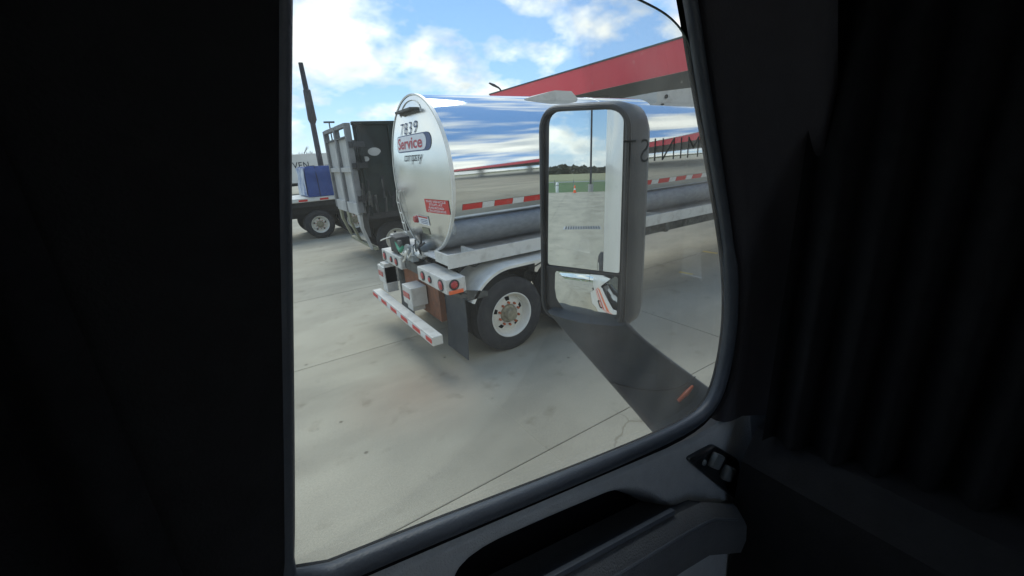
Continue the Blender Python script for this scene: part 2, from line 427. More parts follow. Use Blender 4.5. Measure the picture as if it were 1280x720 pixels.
def mesh_obj(name, me, material, parent=None, smooth=False, loc=None, angle=40, kind=None):
    if material is not None:
        me.materials.append(M[material] if isinstance(material, str) else material)
    if smooth:
        for p in me.polygons:
            p.use_smooth = True
        try:
            me.set_sharp_from_angle(angle=R_(angle))
        except Exception:
            pass
    o = bpy.data.objects.new(name, me)
    COL.objects.link(o)
    if loc is not None:
        o.location = loc
    if parent is not None:
        adopt(o, parent)
    if kind:
        o['kind'] = kind
    return o

WORLD_LOC = {}
def wloc(o):
    v = Vector((0, 0, 0))
    while o is not None:
        v += WORLD_LOC.get(o.name, Vector((0, 0, 0)))
        break
    return v
def adopt(o, parent):
    """parent without moving: meshes are written in place coordinates"""
    o.parent = parent
    o.matrix_parent_inverse = Matrix.Translation(-ABS[parent.name]) if parent.name in ABS else Matrix.Identity(4)
    ABS[o.name] = Vector(o.location) if True else None
ABS = {}
def thing(name, label, cat, loc, group=None):
    o = bpy.data.objects.new(name, None)
    COL.objects.link(o)
    o.empty_display_size = 0.2
    o.location = loc
    ABS[o.name] = Vector(loc)
    tag(o, label, cat, group)
    return o
def tag(o, label=None, cat=None, group=None, kind=None):
    if label: o['label'] = label
    if cat: o['category'] = cat
    if group: o['group'] = group
    if kind: o['kind'] = kind
    return o
def copy_part(o, parent, loc):
    c = o.copy(); COL.objects.link(c)
    c.location = loc
    adopt(c, parent)
    for ch in list(o.children):
        g = ch.copy(); COL.objects.link(g)
        g.parent = c; g.matrix_parent_inverse = ch.matrix_parent_inverse.copy(); g.location = ch.location
    return c

def smooth_loop(pts, it=2, closed=True):
    """corner cutting"""
    for _ in range(it):
        q = []
        n = len(pts)
        rng = range(n) if closed else range(n - 1)
        if not closed:
            q.append(pts[0])
        for i in rng:
            a, b = Vector(pts[i]), Vector(pts[(i + 1) % n])
            q.append(a * 0.75 + b * 0.25); q.append(a * 0.25 + b * 0.75)
        if not closed:
            q.append(pts[-1])
        pts = q
    return pts
def round_poly(pts, r, seg=5):
    """rounded corners of a 2D polygon"""
    out = []
    n = len(pts)
    rs = r if isinstance(r, (list, tuple)) else [r] * n
    for i in range(n):
        p0, p, p1 = Vector(pts[i - 1]), Vector(pts[i]), Vector(pts[(i + 1) % n])
        d0 = (p0 - p); d1 = (p1 - p)
        rr = min(rs[i], d0.length * 0.45, d1.length * 0.45)
        a = p + d0.normalized() * rr; b = p + d1.normalized() * rr
        for k in range(seg + 1):
            t = k / seg
            out.append(a * (1 - t) ** 2 + p * 2 * t * (1 - t) + b * t * t)
    return out

def text_mesh(body, size, bold=0.0, shear=0.0, space=1.0, extrude=0.0):
    cu = bpy.data.curves.new('lettering', 'FONT')
    cu.body = body; cu.size = size; cu.offset = bold; cu.shear = shear; cu.space_character = space
    cu.resolution_u = 3; cu.extrude = extrude
    o = bpy.data.objects.new('lettering', cu); COL.objects.link(o)
    dg = bpy.context.evaluated_depsgraph_get()
    me = bpy.data.meshes.new_from_object(o.evaluated_get(dg))
    bpy.data.objects.remove(o); bpy.data.curves.remove(cu)
    return me
def text_on(name, body, box, fn, material, parent, bold=0.0, shear=0.0, space=1.0, kind=None):
    """lettering stretched into box (u0,u1,v0,v1) and laid on the surface fn(u,v)"""
    me = text_mesh(body, 1.0, bold, shear, space)
    xs = [v.co.x for v in me.vertices]; ys = [v.co.y for v in me.vertices]
    x0, x1, y0, y1 = min(xs), max(xs), min(ys), max(ys)
    for v in me.vertices:
        u = box[0] + (v.co.x - x0) / (x1 - x0) * (box[1] - box[0])
        w = box[2] + (v.co.y - y0) / (y1 - y0) * (box[3] - box[2])
        v.co = fn(u, w)
    me.materials.clear()
    return mesh_obj(name, me, material, parent)

# ------------------------------------------------------------------ ground
def sheet(name, x0, x1, y0, y1, z, m, kind='structure'):
    b = MB(); b.poly([(x0, y0, z), (x1, y0, z), (x1, y1, z), (x0, y1, z)])
    return b.build(name, m, kind=kind)
ground = sheet('ground', -1800, 1800, -1800, 1800, -0.10, 'field')
verge = sheet('grass_verge', -118, -52.4, -300, 300, -0.06, 'grass')
road = sheet('road', -112, -104, -300, 300, -0.045, 'asphalt')
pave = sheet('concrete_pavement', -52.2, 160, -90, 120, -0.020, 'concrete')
ABS['concrete_pavement'] = Vector((0, 0, 0))
SX, SY, NX, NY = 6.0, 3.3, 16, 18
GX0, GY0 = -48.8, 2.55 - 5 * SY
b = MB(); b.poly([(GX0, GY0, -0.014), (GX0 + NX * SX, GY0, -0.014), (GX0 + NX * SX, GY0 + NY * SY, -0.014), (GX0, GY0 + NY * SY, -0.014)])
b.build('joint_sealant', 'sealant', pave)
b = MB()
g = 0.0045
o_ = [(g, g), (SX - g, g), (SX - g, SY - g), (g, SY - g)]
i_ = [(g + .01, g + .01), (SX - g - .01, g + .01), (SX - g - .01, SY - g - .01), (g + .01, SY - g - .01)]
b.loft([[(x, y, -0.013) for x, y in o_], [(x, y, -0.004) for x, y in o_], [(x, y, 0.0) for x, y in i_]], cap=False)
b.poly([(x, y, 0.0) for x, y in i_])
bmesh.ops.remove_doubles(b.bm, verts=b.bm.verts, dist=1e-5)
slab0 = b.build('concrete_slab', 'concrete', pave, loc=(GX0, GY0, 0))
for i in range(NX):
    for j in range(NY):
        if i or j:
            s = slab0.copy(); COL.objects.link(s); s.parent = pave
            s.matrix_parent_inverse = Matrix.Identity(4)
            s.location = (GX0 + i * SX, GY0 + j * SY, random.uniform(-0.0015, 0.0015))

M['yellow_paint'] = mat('yellow_paint', (0.62, 0.46, 0.10), 0.7, 0, 0.2, 9)
for (px_, py_, lx, ly) in ((7.48, 5.06, .10, .34), (9.37, 5.72, .12, .4), (11.2, 6.3, .12, .4)):
    b = MB(); b.poly([(px_, py_ - ly / 2, .0045), (px_ + lx, py_ - ly / 2 + .03, .0045), (px_ + lx * .8, py_ + ly / 2, .0045), (px_ - .02, py_ + ly / 2 - .04, .0045)])
    b.build('painted_mark', 'yellow_paint', pave)

# ------------------------------------------------------------------ fuel canopy ahead
canopy = thing('fuel_canopy', 'long flat fuel station canopy with red fascia above the tank trailer', 'canopy', (14.0, 5.0, 0))
CX0, CX1, CY0, CY1 = 14.0, 26.0, -26.0, 23.2
b = MB()
b.box(CX0, CX0 + .12, CY0, CY1, 4.96, 6.0)
b.box(CX1 - .12, CX1, CY0, CY1, 4.96, 6.0)
b.box(CX0 + .121, CX1 - .121, CY1 - .12, CY1, 4.96, 6.0)
b.box(CX0 + .121, CX1 - .121, CY0, CY0 + .12, 4.96, 6.0)
b.build('fascia', 'canopy_red', canopy)
b = MB(); b.box(CX0 + .13, CX1 - .13, CY0 + .13, CY1 - .13, 5.02, 5.2)
b.build('soffit', 'canopy_under', canopy)
b = MB(); b.box(CX0 - .03, CX1 + .03, CY0 - .03, CY1 + .03, 6.002, 6.06)
b.build('roof_edge', 'canopy_under', canopy)
for y in (-22, -10.5, 1, 9.0, 20.0):
    for x in (17.5, 22.5):
        b = MB(); b.box(x - .2, x + .2, y - .2, y + .2, 0.0, 5.02, bev=.02); b.build('column', 'column', canopy)
lf = None
for y in (-18, -12, -6, 0, 5.5, 11.0, 16.5, 21.0):
    for x in (16.5, 23.5):
        if lf is None:
            b = MB(); b.box(-.3, .3, -.3, .3, -.05, 0.015, bev=.015); lf = b.build('light_fixture', 'canopy_light', canopy, loc=(x, y, 5.0))
        else:
            copy_part(lf, canopy, (x, y, 5.0))

# ------------------------------------------------------------------ wheels
def build_wheel(parent, x, yface, zc=0.52, R=0.52, W=0.27, side=-1, rimmat='rim_white', detail=True, nut='rust_nut'):
    """dual-type truck wheel; the visible face lies at yface and looks along side*Y"""
    d = -side                                   # into the trailer
    o = (0, 0, 0)
    b = MB()
    prof = [(0.292, 0.035), (0.30, 0.008), (0.335, 0.0), (0.40, -0.004), (0.455, 0.004), (0.485, 0.018), (0.503, 0.034)]
    # tread with circumferential grooves
    z = 0.034
    ribs = 5
    rw = (W - 0.068) / ribs
    for k in range(ribs):
        a0 = 0.034 + k * rw
        prof += [(R, a0 + 0.006), (R, a0 + rw - 0.008), (R - 0.014, a0 + rw - 0.006), (R - 0.014, a0 + rw)]
    prof += [(0.503, W - 0.034), (0.455, W - 0.004), (0.40, W), (0.335, W), (0.292, W - 0.035)]
    b.lathe([(r * R / 0.52, h * d) for r, h in prof], o, 'Y', 56)
    tyre = b.build('tyre', 'rubber', parent, smooth=True, loc=(x, yface, zc), angle=35)
    k = R / 0.52
    # rim: lip, barrel, dished disc with hand holes
    b = MB()
    pr = [(0.315, 0.012), (0.315, -0.002), (0.304, -0.004), (0.292, 0.012), (0.284, 0.05), (0.272, 0.105), (0.262, 0.128)]
    n = 40
    pr2 = pr + [(0.235, 0.118), (0.185, 0.092), (0.165, 0.088), (0.13, 0.090), (0.0, 0.090)]
    V = []
    for i in range(n):
        a = 2 * math.pi * i / n
        V.append([b.bm.verts.new((r * k * math.cos(a), h * d, r * k * math.sin(a))) for r, h in pr2[:-1]])
    for i in range(n):
        j = (i + 1) % n
        for q in range(len(pr2) - 2):
            if q == 7 and (i % 8) in (1, 2):     # hand holes
                continue
            b.bm.faces.new((V[i][q], V[i][q + 1], V[j][q + 1], V[j][q]))
    rim = b.build('rim', rimmat, tyre, smooth=True, angle=30)
    rim.parent = tyre; rim.matrix_parent_inverse = Matrix.Identity(4)
    def sub(bb, nm, m, sm=True):
        q = bb.build(nm, m, None, smooth=sm, angle=35); q.parent = tyre; return q
    b = MB(); b.lathe([(0.13, 0.092), (0.125, 0.07), (0.088, 0.06), (0.085, 0.0), (0.078, -0.012), (0.0, -0.014)], o, 'Y', 24)
    for v in b.bm.verts: v.co.y *= d
    sub(b, 'hub', 'hub')
    b = MB(); b.lathe([(0.0, 0.16), (0.26, 0.16)], o, 'Y', 24)
    for v in b.bm.verts: v.co.y *= d
    sub(b, 'brake_drum', 'chassis')
    if detail:
        for i in range(10):
            a = 2 * math.pi * (i + .5) / 10
            c = Vector((0.158 * math.cos(a), 0, 0.158 * math.sin(a)))
            b = MB(); b.lathe([(0.0, 0.048), (0.015, 0.05), (0.0165, 0.055), (0.0165, 0.095)], c, 'Y', 6)
            for v in b.bm.verts: v.co.y *= d
            sub(b, 'wheel_nut', nut, False)
    tyre.name = 'wheel'
    return tyre

# ------------------------------------------------------------------ tank trailer
tk = thing('tank_trailer', 'polished aluminium tank trailer with red and white tape along its side', 'tank trailer', (7.0, 5.68, 0))
TY, TZ, TR, TX0, TX1 = 5.68, 2.37, 1.04, 2.20, 13.0
b = MB()
nseg = 128
xs = [TX0, TX0 + .02] + [TX0 + (TX1 - TX0) * i / 14 for i in range(1, 15)]
rings = []
for i, x in enumerate(xs):
    rings.append([(x, TY + TR * math.cos(2 * math.pi * k / nseg), TZ + TR * math.sin(2 * math.pi * k / nseg)) for k in range(nseg)])
b.loft(rings, cap=False)
shell = b.build('tank_shell', 'polished', tk, smooth=True)
BUL = 0.10
def dome(y, z, eps=0.0):
    r2 = ((y - TY) ** 2 + (z - TZ) ** 2) / TR ** 2
    return Vector((TX0 - BUL * (1 - r2) - eps, y, z))
b = MB()
pr = [(TR * t, -BUL * (1 - t * t)) for t in [i / 14 for i in range(15)]]
b.lathe(pr, (TX0, TY, TZ), 'X', 96)
b.build('tank_end', 'satin', tk, smooth=True)
b = MB()
b.lathe([(TR - .012, -.010), (TR + .010, -.012), (TR + .012, .03), (TR + .001, .034)], (TX0, TY, TZ), 'X', 128)
b.build('end_flange', 'alu', tk, smooth=True)
for xx in (5.2, 8.3, 11.2):
    b = MB(); b.lathe([(TR + .001, -.03), (TR + .004, -.028), (TR + .004, .028), (TR + .001, .03)], (xx, TY, TZ), 'X', 128)
    b.build('seam_band', 'polished', tk, smooth=True)
b = MB(); b.lathe([(0, .1), (TR * .6, .07), (TR, 0)], (TX1, TY, TZ), 'X', 64); b.build('tank_front', 'satin', tk, smooth=True)
# slot lamp hood near the top of the end
b = MB()
for (y0, y1, z0, z1, d0, d1) in ((5.36, 5.92, 3.20, 3.23, .0, .11), (5.36, 5.92, 3.175, 3.20, .0, .05)):
    b.box(TX0 - BUL * .3 - d1, TX0 + .02, y0, y1, z0, z1, bev=.004)
hood = b.build('lamp_hood', 'grime', tk)
b = MB()
arc = [dome(5.64 + .36 * math.cos(math.pi * t / 12), 3.17 + .17 * math.sin(math.pi * t / 12), .006) for t in range(13)]
b.tube(arc, .006, 5); b.build('weld_bead', 'alu', tk)
# marks on the rear end
headfn = lambda e: (lambda u, v: dome(TY - u, v, e))
text_on('fleet_number', '7839', (-.33, .30, 2.93, 3.08), headfn(.008), 'navy', tk, bold=-.004, shear=.10, space=1.22)
def pill(y0, y1, z0, z1, e, name, m, parent):
    r = (z1 - z0) / 2; zc = (z0 + z1) / 2
    b = MB()
    cols = []
    nn = 26
    for i in range(nn + 1):
        # denser at the round ends
        t = i / nn
        y = y0 + (y1 - y0) * (0.5 - 0.5 * math.cos(math.pi * t))
        dl = min(y - y0, y1 - y)
        h = r if dl > r else math.sqrt(max(0, r * r - (r - dl) ** 2))
        cols.append([dome(y, zc - h, e), dome(y, zc, e), dome(y, zc + h, e)])
    for a, c in zip(cols[:-1], cols[1:]):
        for k in range(2):
            b.poly([a[k], a[k + 1], c[k + 1], c[k]])
    return b.build(name, m, parent)
pill(5.02, 6.25, 2.705, 2.925, .006, 'logo_shadow', 'navy', tk)
lp_ = pill(5.14, 6.235, 2.72, 2.912, .009, 'logo_plate', 'logo_white', tk)
text_on('logo_word', 'Service', (-.47, .44, 2.745, 2.895), headfn(.013), 'logo_red', tk, bold=.022)
text_on('company_word', 'company', (-.23, .41, 2.545, 2.665), headfn(.009), 'print_dark', tk, bold=.0, shear=.3)
def plate(name, y0, y1, z0, z1, e, m, parent=tk):
    b = MB()
    nn = 6
    for i in range(nn):
        a, c = y0 + (y1 - y0) * i / nn, y0 + (y1 - y0) * (i + 1) / nn
        b.poly([dome(a, z0, e), dome(c, z0, e), dome(c, z1, e), dome(a, z1, e)])
    return b.build(name, m, parent)
plate('warning_placard', 4.77, 5.37, 1.925, 2.10, .007, 'tape_red')
for k, ln in enumerate(('THIS VEHICLE', 'STOPS AT', 'RAILROAD', 'CROSSINGS')):
    z1 = 2.088 - k * .040
    w = (.25, .17, .19, .23)[k]
    text_on('placard_lettering', ln, (TY - 5.07 - w, TY - 5.07 + w, z1 - .029, z1), headfn(.012), 'logo_white', tk, bold=.01)
plate('data_plate', 5.36, 5.72, 1.735, 1.86, .007, 'logo_white')
plate('data_plate_header', 5.38, 5.70, 1.828, 1.852, .010, 'lens_red')
for k in range(3):
    plate('data_plate_line', 5.40, 5.62 + .02 * (k % 2), 1.752 + k * .024, 1.760 + k * .024, .010, 'navy')
b = MB(); b.lathe([(0, -.05), (.045, -.045), (.055, 0)], dome(5.80, 1.79, .0), 'X', 20); b.build('marker_lamp', 'lens_red', tk, smooth=True)
plate('inspection_plate', 5.42, 5.66, 1.60, 1.69, .007, 'olive')
# tape along the side
x = 2.33; k = 0
az0 = math.asin((2.005 - .036 - TZ) / TR); az1 = math.asin((2.005 + .036 - TZ) / TR)
while x < 12.8:
    ln = .285 if k % 2 == 0 else .18
    b = MB()
    for q in range(3):
        a0 = az0 + (az1 - az0) * q / 3; a1 = az0 + (az1 - az0) * (q + 1) / 3
        rr = TR + .004
        b.poly([(x + .002, TY - rr * math.cos(a0), TZ + rr * math.sin(a0)), (x + ln - .002, TY - rr * math.cos(a0), TZ + rr * math.sin(a0)),
                (x + ln - .002, TY - rr * math.cos(a1), TZ + rr * math.sin(a1)), (x + .002, TY - rr * math.cos(a1), TZ + rr * math.sin(a1))])
    b.build('reflective_strip', 'tape_red' if k % 2 == 0 else 'tape_white', tk)
    x += ln; k += 1
# top boxes
b = MB()
b.loft([[(x_, 5.25, 3.22), (x_, 6.1, 3.22), (x_, 6.1, z_), (x_, 5.25, z_)] for x_, z_ in ((3.75, 3.33), (4.30, 3.45), (4.62, 3.445), (4.74, 3.35))])
b.build('manhole_fairing', 'alu_paint', tk)
b = MB()
b.loft([[(x_, 5.25, 3.2), (x_, 6.1, 3.2), (x_, 6.1, z_), (x_, 5.25, z_)] for x_, z_ in ((6.60, 3.475), (8.6, 3.66))])
b.build('rollover_box', 'alu_paint', tk)
b = MB(); b.lathe([(0.0, .03), (.03, .03), (.035, 0)], (6.84, 5.22, 3.40), 'Y', 10); b.build('box_latch', 'chassis', tk)
# walkway tray on the near side
def tray(yo, yi, name='walkway_tray'):
    s = 1 if yi > yo else -1
    b = MB()
    ys = sorted((yo, yo + s * .028)); b.box(2.0, 12.6, ys[0], ys[1], 1.30, 1.475, bev=.004)
    ys = sorted((yi, yi - s * .025)); b.box(2.0, 12.6, ys[0], ys[1], 1.30, 1.362)
    ys = sorted((yo + s * .029, yi - s * .026))
    for xx in (2.0, 2.38, 6.0, 9.5, 12.57):
        b.box(xx, xx + .03, min(yo + s * .029, yo + s * .40), max(yo + s * .029, yo + s * .40), 1.335, 1.473, bev=.003)
    w = b.build(name, 'alu_paint', tk)
    b = MB(); b.box(2.031, 12.569, ys[0] + .001, ys[1] - .001, 1.340, 1.357)
    b.build('tread_plate', 'tread', tk)
tray(4.57, 5.47)
tray(6.79, 5.89)
# tank cradle under the shell
b = MB(); b.box(2.45, 12.4, 5.15, 5.27, 0.98, 1.295); b.box(2.45, 12.4, 6.09, 6.21, .98, 1.295); b.build('frame_rail', 'grime', tk)
for xx in (2.5, 3.4, 4.7, 6.5, 8.5, 10.5, 12.2):
    b = MB(); b.box(xx, xx + .08, 4.85, 6.5, 1.05, 1.29); b.build('cross_member', 'grime', tk)
# fenders over the tandem
def fender(y0, y1, outer):
    b = MB()
    cxa, cxb, r = 2.80, 4.06, .70
    path = []
    for k in range(15):
        a = math.pi - R_(28) - (math.pi / 2 - R_(28)) * k / 14
        path.append((cxa + r * math.cos(a), .53 + r * math.sin(a)))
    for k in range(15):
        a = math.pi / 2 - (math.pi / 2 - R_(28)) * k / 14
        path.append((cxb + r * math.cos(a), .53 + r * math.sin(a)))
    prof = []
    yo, yi = outer, (y1 if outer == y0 else y0)
    s = 1 if yi > yo else -1
    rings = []
    for (x_, z_) in path:
        cx_ = min(max(x_, cxa), cxb)
        d = Vector((x_ - cx_, 0, z_ - .53)).normalized()
        p = Vector((x_, 0, z_))
        sec = []
        for (yy, dd) in ((yo, -.045), (yo, -.008), (yo + s * .012, 0.0), (yo + s * .05, .006), ((yo + yi) / 2, .014), (yi - s * .03, .004), (yi, -.01), (yi, -.02), ((yo + yi) / 2, -.002), (yo + s * .05, -.010), (yo + s * .010, -.018), (yo + s * .008, -.045)):
            q = p + d * dd; sec.append((q.x, yy, q.z))
        rings.append(sec)
    b.loft(rings)
    b.build('fender', 'alu', tk, smooth=True, angle=50)
fender(4.40, 5.08, 4.40)
fender(6.28, 6.96, 6.96)
# wheels: near side first
def wheel_copy(src, parent, loc):
    return copy_part(src, parent, loc)
w1 = build_wheel(tk, 2.80, 4.46, side=-1)
wheel_copy(w1, tk, (4.06, 4.46, .52))
wi = build_wheel(tk, 2.80, 4.78, side=-1, detail=False)
wheel_copy(wi, tk, (4.06, 4.78, .52))
wo_ = build_wheel(tk, 2.80, 6.90, side=1)
wheel_copy(wo_, tk, (4.06, 6.90, .52))
wi2 = build_wheel(tk, 2.80, 6.58, side=1, detail=False)
wheel_copy(wi2, tk, (4.06, 6.58, .52))
for xx in (2.80, 4.06):
    b = MB(); b.tube([(xx, 4.7, .52), (xx, 6.7, .52)], .065, 12); b.build('axle', 'chassis', tk)
    b = MB(); b.box(xx - .35, xx + .35, 5.14, 5.24, .60, .70); b.box(xx - .35, xx + .35, 6.12, 6.22, .60, .70)
    b.tube([(xx + .2, 5.2, .72), (xx + .2, 5.2, .99)], .12, 12); b.tube([(xx + .2, 6.16, .72), (xx + .2, 6.16, .99)], .12, 12)
    b.build('suspension', 'chassis', tk)
    b = MB(); b.tube([(xx - .16, 5.40, .62), (xx - .16, 5.62, .62)], .09, 12); b.tube([(xx - .16, 5.42, .80), (xx + .1, 5.2, 1.0)], .012, 6); b.build('brake_chamber', 'grime', tk, smooth=True)
# rear lights, posts and bumper
def light_box(y0, y1, near):
    bx = MB(); bx.box(1.87, 2.13, y0, y1, 1.035, 1.225, bev=.012)
    lb = bx.build('light_box', 'alu_paint', tk)
    b2 = MB()
    b2.prism([(1.87 + .262, (y0 if near else y1) + (.0 if near else 0), 1.04), (2.42, y0 if near else y1, .97), (2.42, y0 if near else y1, .90), (2.13, y0 if near else y1, .90)], (0, .01 if near else -.01, 0))
    b2.build('side_bracket', 'grime', tk)
    rows = [(y0 + .16, .062), (y0 + .50, .036), (y0 + .74, .050)] if near else [(y1 - .16, .058), (y1 - .50, .036), (y1 - .74, .050)]
    for yy, rr in rows:
        b3 = MB(); b3.lathe([(rr + .014, .0), (rr + .014, -.010), (rr, -.012)], (1.868, yy, 1.128), 'X', 20); b3.build('lamp_bezel', 'chassis', tk, smooth=True)
        b3 = MB(); b3.lathe([(0, -.026), (rr * .7, -.022), (rr, -.004)], (1.868, yy, 1.128), 'X', 20); b3.build('tail_lamp', 'lens_red', tk, smooth=True)
    ye = y0 if near else y1
    sg = -1 if near else 1
    b3 = MB(); b3.lathe([(.066, 0), (.066, .010), (.05, .012)], (1.97, ye, 1.15), 'Y', 20, sgn=sg); b3.build('lamp_bezel', 'chassis', tk, smooth=True)
    b3 = MB(); b3.lathe([(0, .026), (.035, .022), (.052, .004)], (1.97, ye, 1.15), 'Y', 20, sgn=sg); b3.build('side_lamp', 'lens_red', tk, smooth=True)
    b3 = MB(); ya = sorted((ye + sg * .002, ye + sg * .022)); b3.box(1.89, 2.08, ya[0], ya[1], 1.038, 1.084, bev=.006); b3.build('side_reflector', 'lens_orange', tk)
light_box(4.40, 5.34, True)
light_box(6.02, 6.96, False)
b = MB(); b.box(1.93, 2.13, 5.345, 6.015, 1.06, 1.20); b.build('rear_cross_member', 'grime', tk)
b = MB(); b.box(2.02, 2.10, 5.05, 6.4, .45, 1.03); b.build('rusty_back_plate', 'rust', tk)
for (y0, y1, z0, z1) in ((5.42, 5.78, .62, .90), (6.62, 6.96, .70, .98)):
    b = MB(); b.box(1.76, 2.0, y0, y1, z0, z1, bev=.012); bb = b.build('bumper_block', 'alu_paint', tk)
    b = MB(); b.box(1.750, 1.758, y0 + .07, y1 - .05, (z0 + z1) / 2 - .03, (z0 + z1) / 2 + .05); b.build('block_reflector', 'lens_red', tk)
for y0 in (5.46, 6.62):
    b = MB(); b.box(1.78, 1.96, y0, y0 + .22, .552, 1.03 if y0 > 6 else .62); b.build('bumper_upright', 'alu_paint', tk)
b = MB(); b.box(1.62, 1.76, 4.43, 6.98, .43, .55, bev=.01); b.build('rear_bumper', 'alu_paint', tk)
y = 6.96; k = 0
while y - .18 > 4.44:
    ln = .285 if k % 2 == 0 else .18
    y0 = max(y - ln, 4.45)
    b = MB(); b.box(1.614, 1.619, y0 + .002, y - .002, .463, .517); b.build('bumper_strip', 'tape_red' if k % 2 == 0 else 'tape_white', tk)
    y -= ln; k += 1
# mud flaps
for y0, y1 in ((4.42, 5.02), (6.34, 6.94)):
    b = MB()
    rows = [(2.09, .95), (2.095, .7), (2.085, .4), (2.06, .10)]
    b.loft([[(x_, y0, z_), (x_, y1, z_), (x_ + .012, y1, z_), (x_ + .012, y0, z_)] for x_, z_ in rows])
    b.build('mud_flap', 'flap', tk, smooth=True, angle=30)
    b = MB(); b.box(2.04, 2.13, y0 - .01, y1 + .01, .951, 1.0); b.build('flap_bar', 'grime', tk)
# discharge pipes, valves and hoses at the back
b = MB(); b.tube([(2.5, 5.75, 1.38), (2.25, 5.75, 1.34), (2.05, 5.75, 1.34), (1.96, 5.75, 1.34)], .085, 14); b.lathe([(0, -.06), (.12, -.06), (.12, -.02), (.09, 0)], (1.96, 5.75, 1.34), 'X', 18)
b.build('discharge_pipe', 'hose', tk, smooth=True)
b = MB(); b.tube([(2.0, 5.52, 1.44), (2.0, 5.40, 1.52), (2.0, 5.36, 1.66)], .014, 8); b.build('valve_handle', 'chassis', tk)
b = MB(); b.tube([(1.97, 6.3, 1.33), (1.95, 6.1, 1.29), (1.93, 5.9, 1.30), (1.96, 5.7, 1.37), (2.0, 5.45, 1.33)], .05, 10); b.build('hose', 'alu', tk, smooth=True)
b = MB(); b.tube([(1.93, 6.28, 1.44), (1.90, 6.12, 1.36), (1.88, 5.98, 1.33), (1.90, 5.9, 1.40)], .028, 8); b.build('strap', 'green_strap', tk, smooth=True)
b = MB(); b.tube([(1.87, 5.60, 1.42), (1.86, 5.78, 1.24), (1.86, 5.86, 1.20)], .014, 6); b.tube([(1.87, 5.45, 1.40), (1.86, 5.60, 1.30), (1.90, 5.8, 1.36)], .012, 6); b.build('wire_bundle', 'alu', tk)
b = MB(); b.box(1.90, 2.12, 6.18, 6.52, 1.24, 1.50, bev=.02); b.build('valve_box', 'chassis', tk)
b = MB(); b.tube([(1.88, 6.95, 1.36), (1.86, 6.7, 1.42), (1.88, 6.35, 1.50)], .010, 6); b.build('grab_wire', 'alu', tk)
rnp = random.Random(21)
for k in range(9):
    y0 = 5.30 + rnp.random() * 1.1; z0 = 1.22 + rnp.random() * .1
    p0 = Vector((1.95 + rnp.random() * .1, y0, z0)); p2 = p0 + Vector((rnp.uniform(-.05, .08), rnp.uniform(-.25, .25), rnp.uniform(.05, .28)))
    p1 = (p0 + p2) / 2 + Vector((-.06, 0, rnp.uniform(-.05, .08)))
    b = MB(); b.tube([p0, p1, p2], rnp.uniform(.008, .022), 7); b.build('hose', ('chassis', 'hose', 'grime', 'alu')[k % 4], tk, smooth=True)
b = MB(); b.lathe([(0, -.05), (.07, -.05), (.075, -.03), (.07, 0)], (1.95, 6.12, 1.40), 'X', 16); b.build('cap', 'grime', tk, smooth=True)
b = MB(); b.box(1.88, 1.98, 5.50, 5.62, 1.24, 1.34, bev=.01); b.tube([(1.93, 5.56, 1.34), (1.93, 5.56, 1.46)], .012, 6); b.build('valve_body', 'hose', tk)
# ladder up the far edge of the end
for yy in (6.42, 6.62):
    b = MB(); b.tube([dome(yy + .0, 1.45, .05), dome(yy, 2.0, .05), dome(yy - .05, 2.16, .03)], .010, 6); b.build('ladder_rail', 'alu', tk)
for k in range(4):
    z_ = 1.5 + k * .16
    b = MB(); b.tube([dome(6.42, z_, .05), dome(6.62, z_, .05)], .009, 6); b.build('ladder_rung', 'alu', tk)
# landing gear and boxes further forward
for yy in (5.0, 6.36):
    b = MB(); b.box(11.4, 11.56, yy - .07, yy + .07, .05, 1.12); b.box(11.3, 11.66, yy - .14, yy + .14, .0, .05); b.build('landing_leg', 'grime', tk)
b = MB(); b.box(10.6, 12.4, 5.1, 6.26, .9, .98); b.build('king_pin_plate', 'chassis', tk)

# ------------------------------------------------------------------ dump trailer
dp = thing('dump_trailer', 'dark green-black dump trailer with grey framed tailgate beyond the tank trailer', 'dump trailer', (6.5, 12.5, 0))
DY0, DY1, DX0, DX1 = 11.15, 13.85, 2.78, 11.0
b = MB(); b.box(DX0, DX1, DY0, DY0 + .06, 1.28, 3.50); b.build('side_wall', 'dump_side', dp)
b = MB(); b.box(DX0, DX1, DY1 - .06, DY1, 1.28, 3.12); b.build('side_wall', 'dump_side', dp)
b = MB(); b.box(DX1 - .06, DX1, DY0 + .061, DY1 - .061, 1.28, 3.20); b.build('front_wall', 'dump_side', dp)
b = MB(); b.box(DX0, DX1 - .061, DY0 + .061, DY1 - .061, 1.28, 1.36); b.build('bed_floor', 'dump_side', dp)
b = MB(); b.box(DX0 - .02, DX1, DY0 - .06, DY0 + .08, 3.501, 3.58, bev=.01); b.build('top_rail', 'dump_side', dp)
b = MB(); b.box(DX0 - .02, DX1, DY1 - .08, DY1 + .06, 3.121, 3.20, bev=.01); b.build('top_rail', 'dump_side', dp)
for xx in (2.84, 3.62, 4.6, 5.6, 6.6, 7.6, 8.6, 9.6):
    b = MB(); b.box(xx, xx + .09, DY0 - .07, DY0 - .001, 1.28, 3.49, bev=.01); b.build('side_rib', 'dump_side', dp)
b = MB(); b.box(DX0, DX1, DY0 - .05, DY0 - .002, 1.2, 1.34); b.build('sill_beam', 'chassis', dp)
# pale scrapes on the side
for (cx_, cz_, rx_, rz_) in ((3.22, 2.86, .16, .10), (2.98, 2.70, .08, .06)):
    b = MB()
    pts = []
    for k in range(14):
        a = 2 * math.pi * k / 14
        rr = 1 + .25 * mnoise.noise(Vector((cx_ * 3 + math.cos(a), math.sin(a), cz_)))
        pts.append((cx_ + rx_ * rr * math.cos(a), DY0 - .004, cz_ + rz_ * rr * math.sin(a)))
    b.poly(pts); b.build('scraped_patch', 'dump_grey', dp)
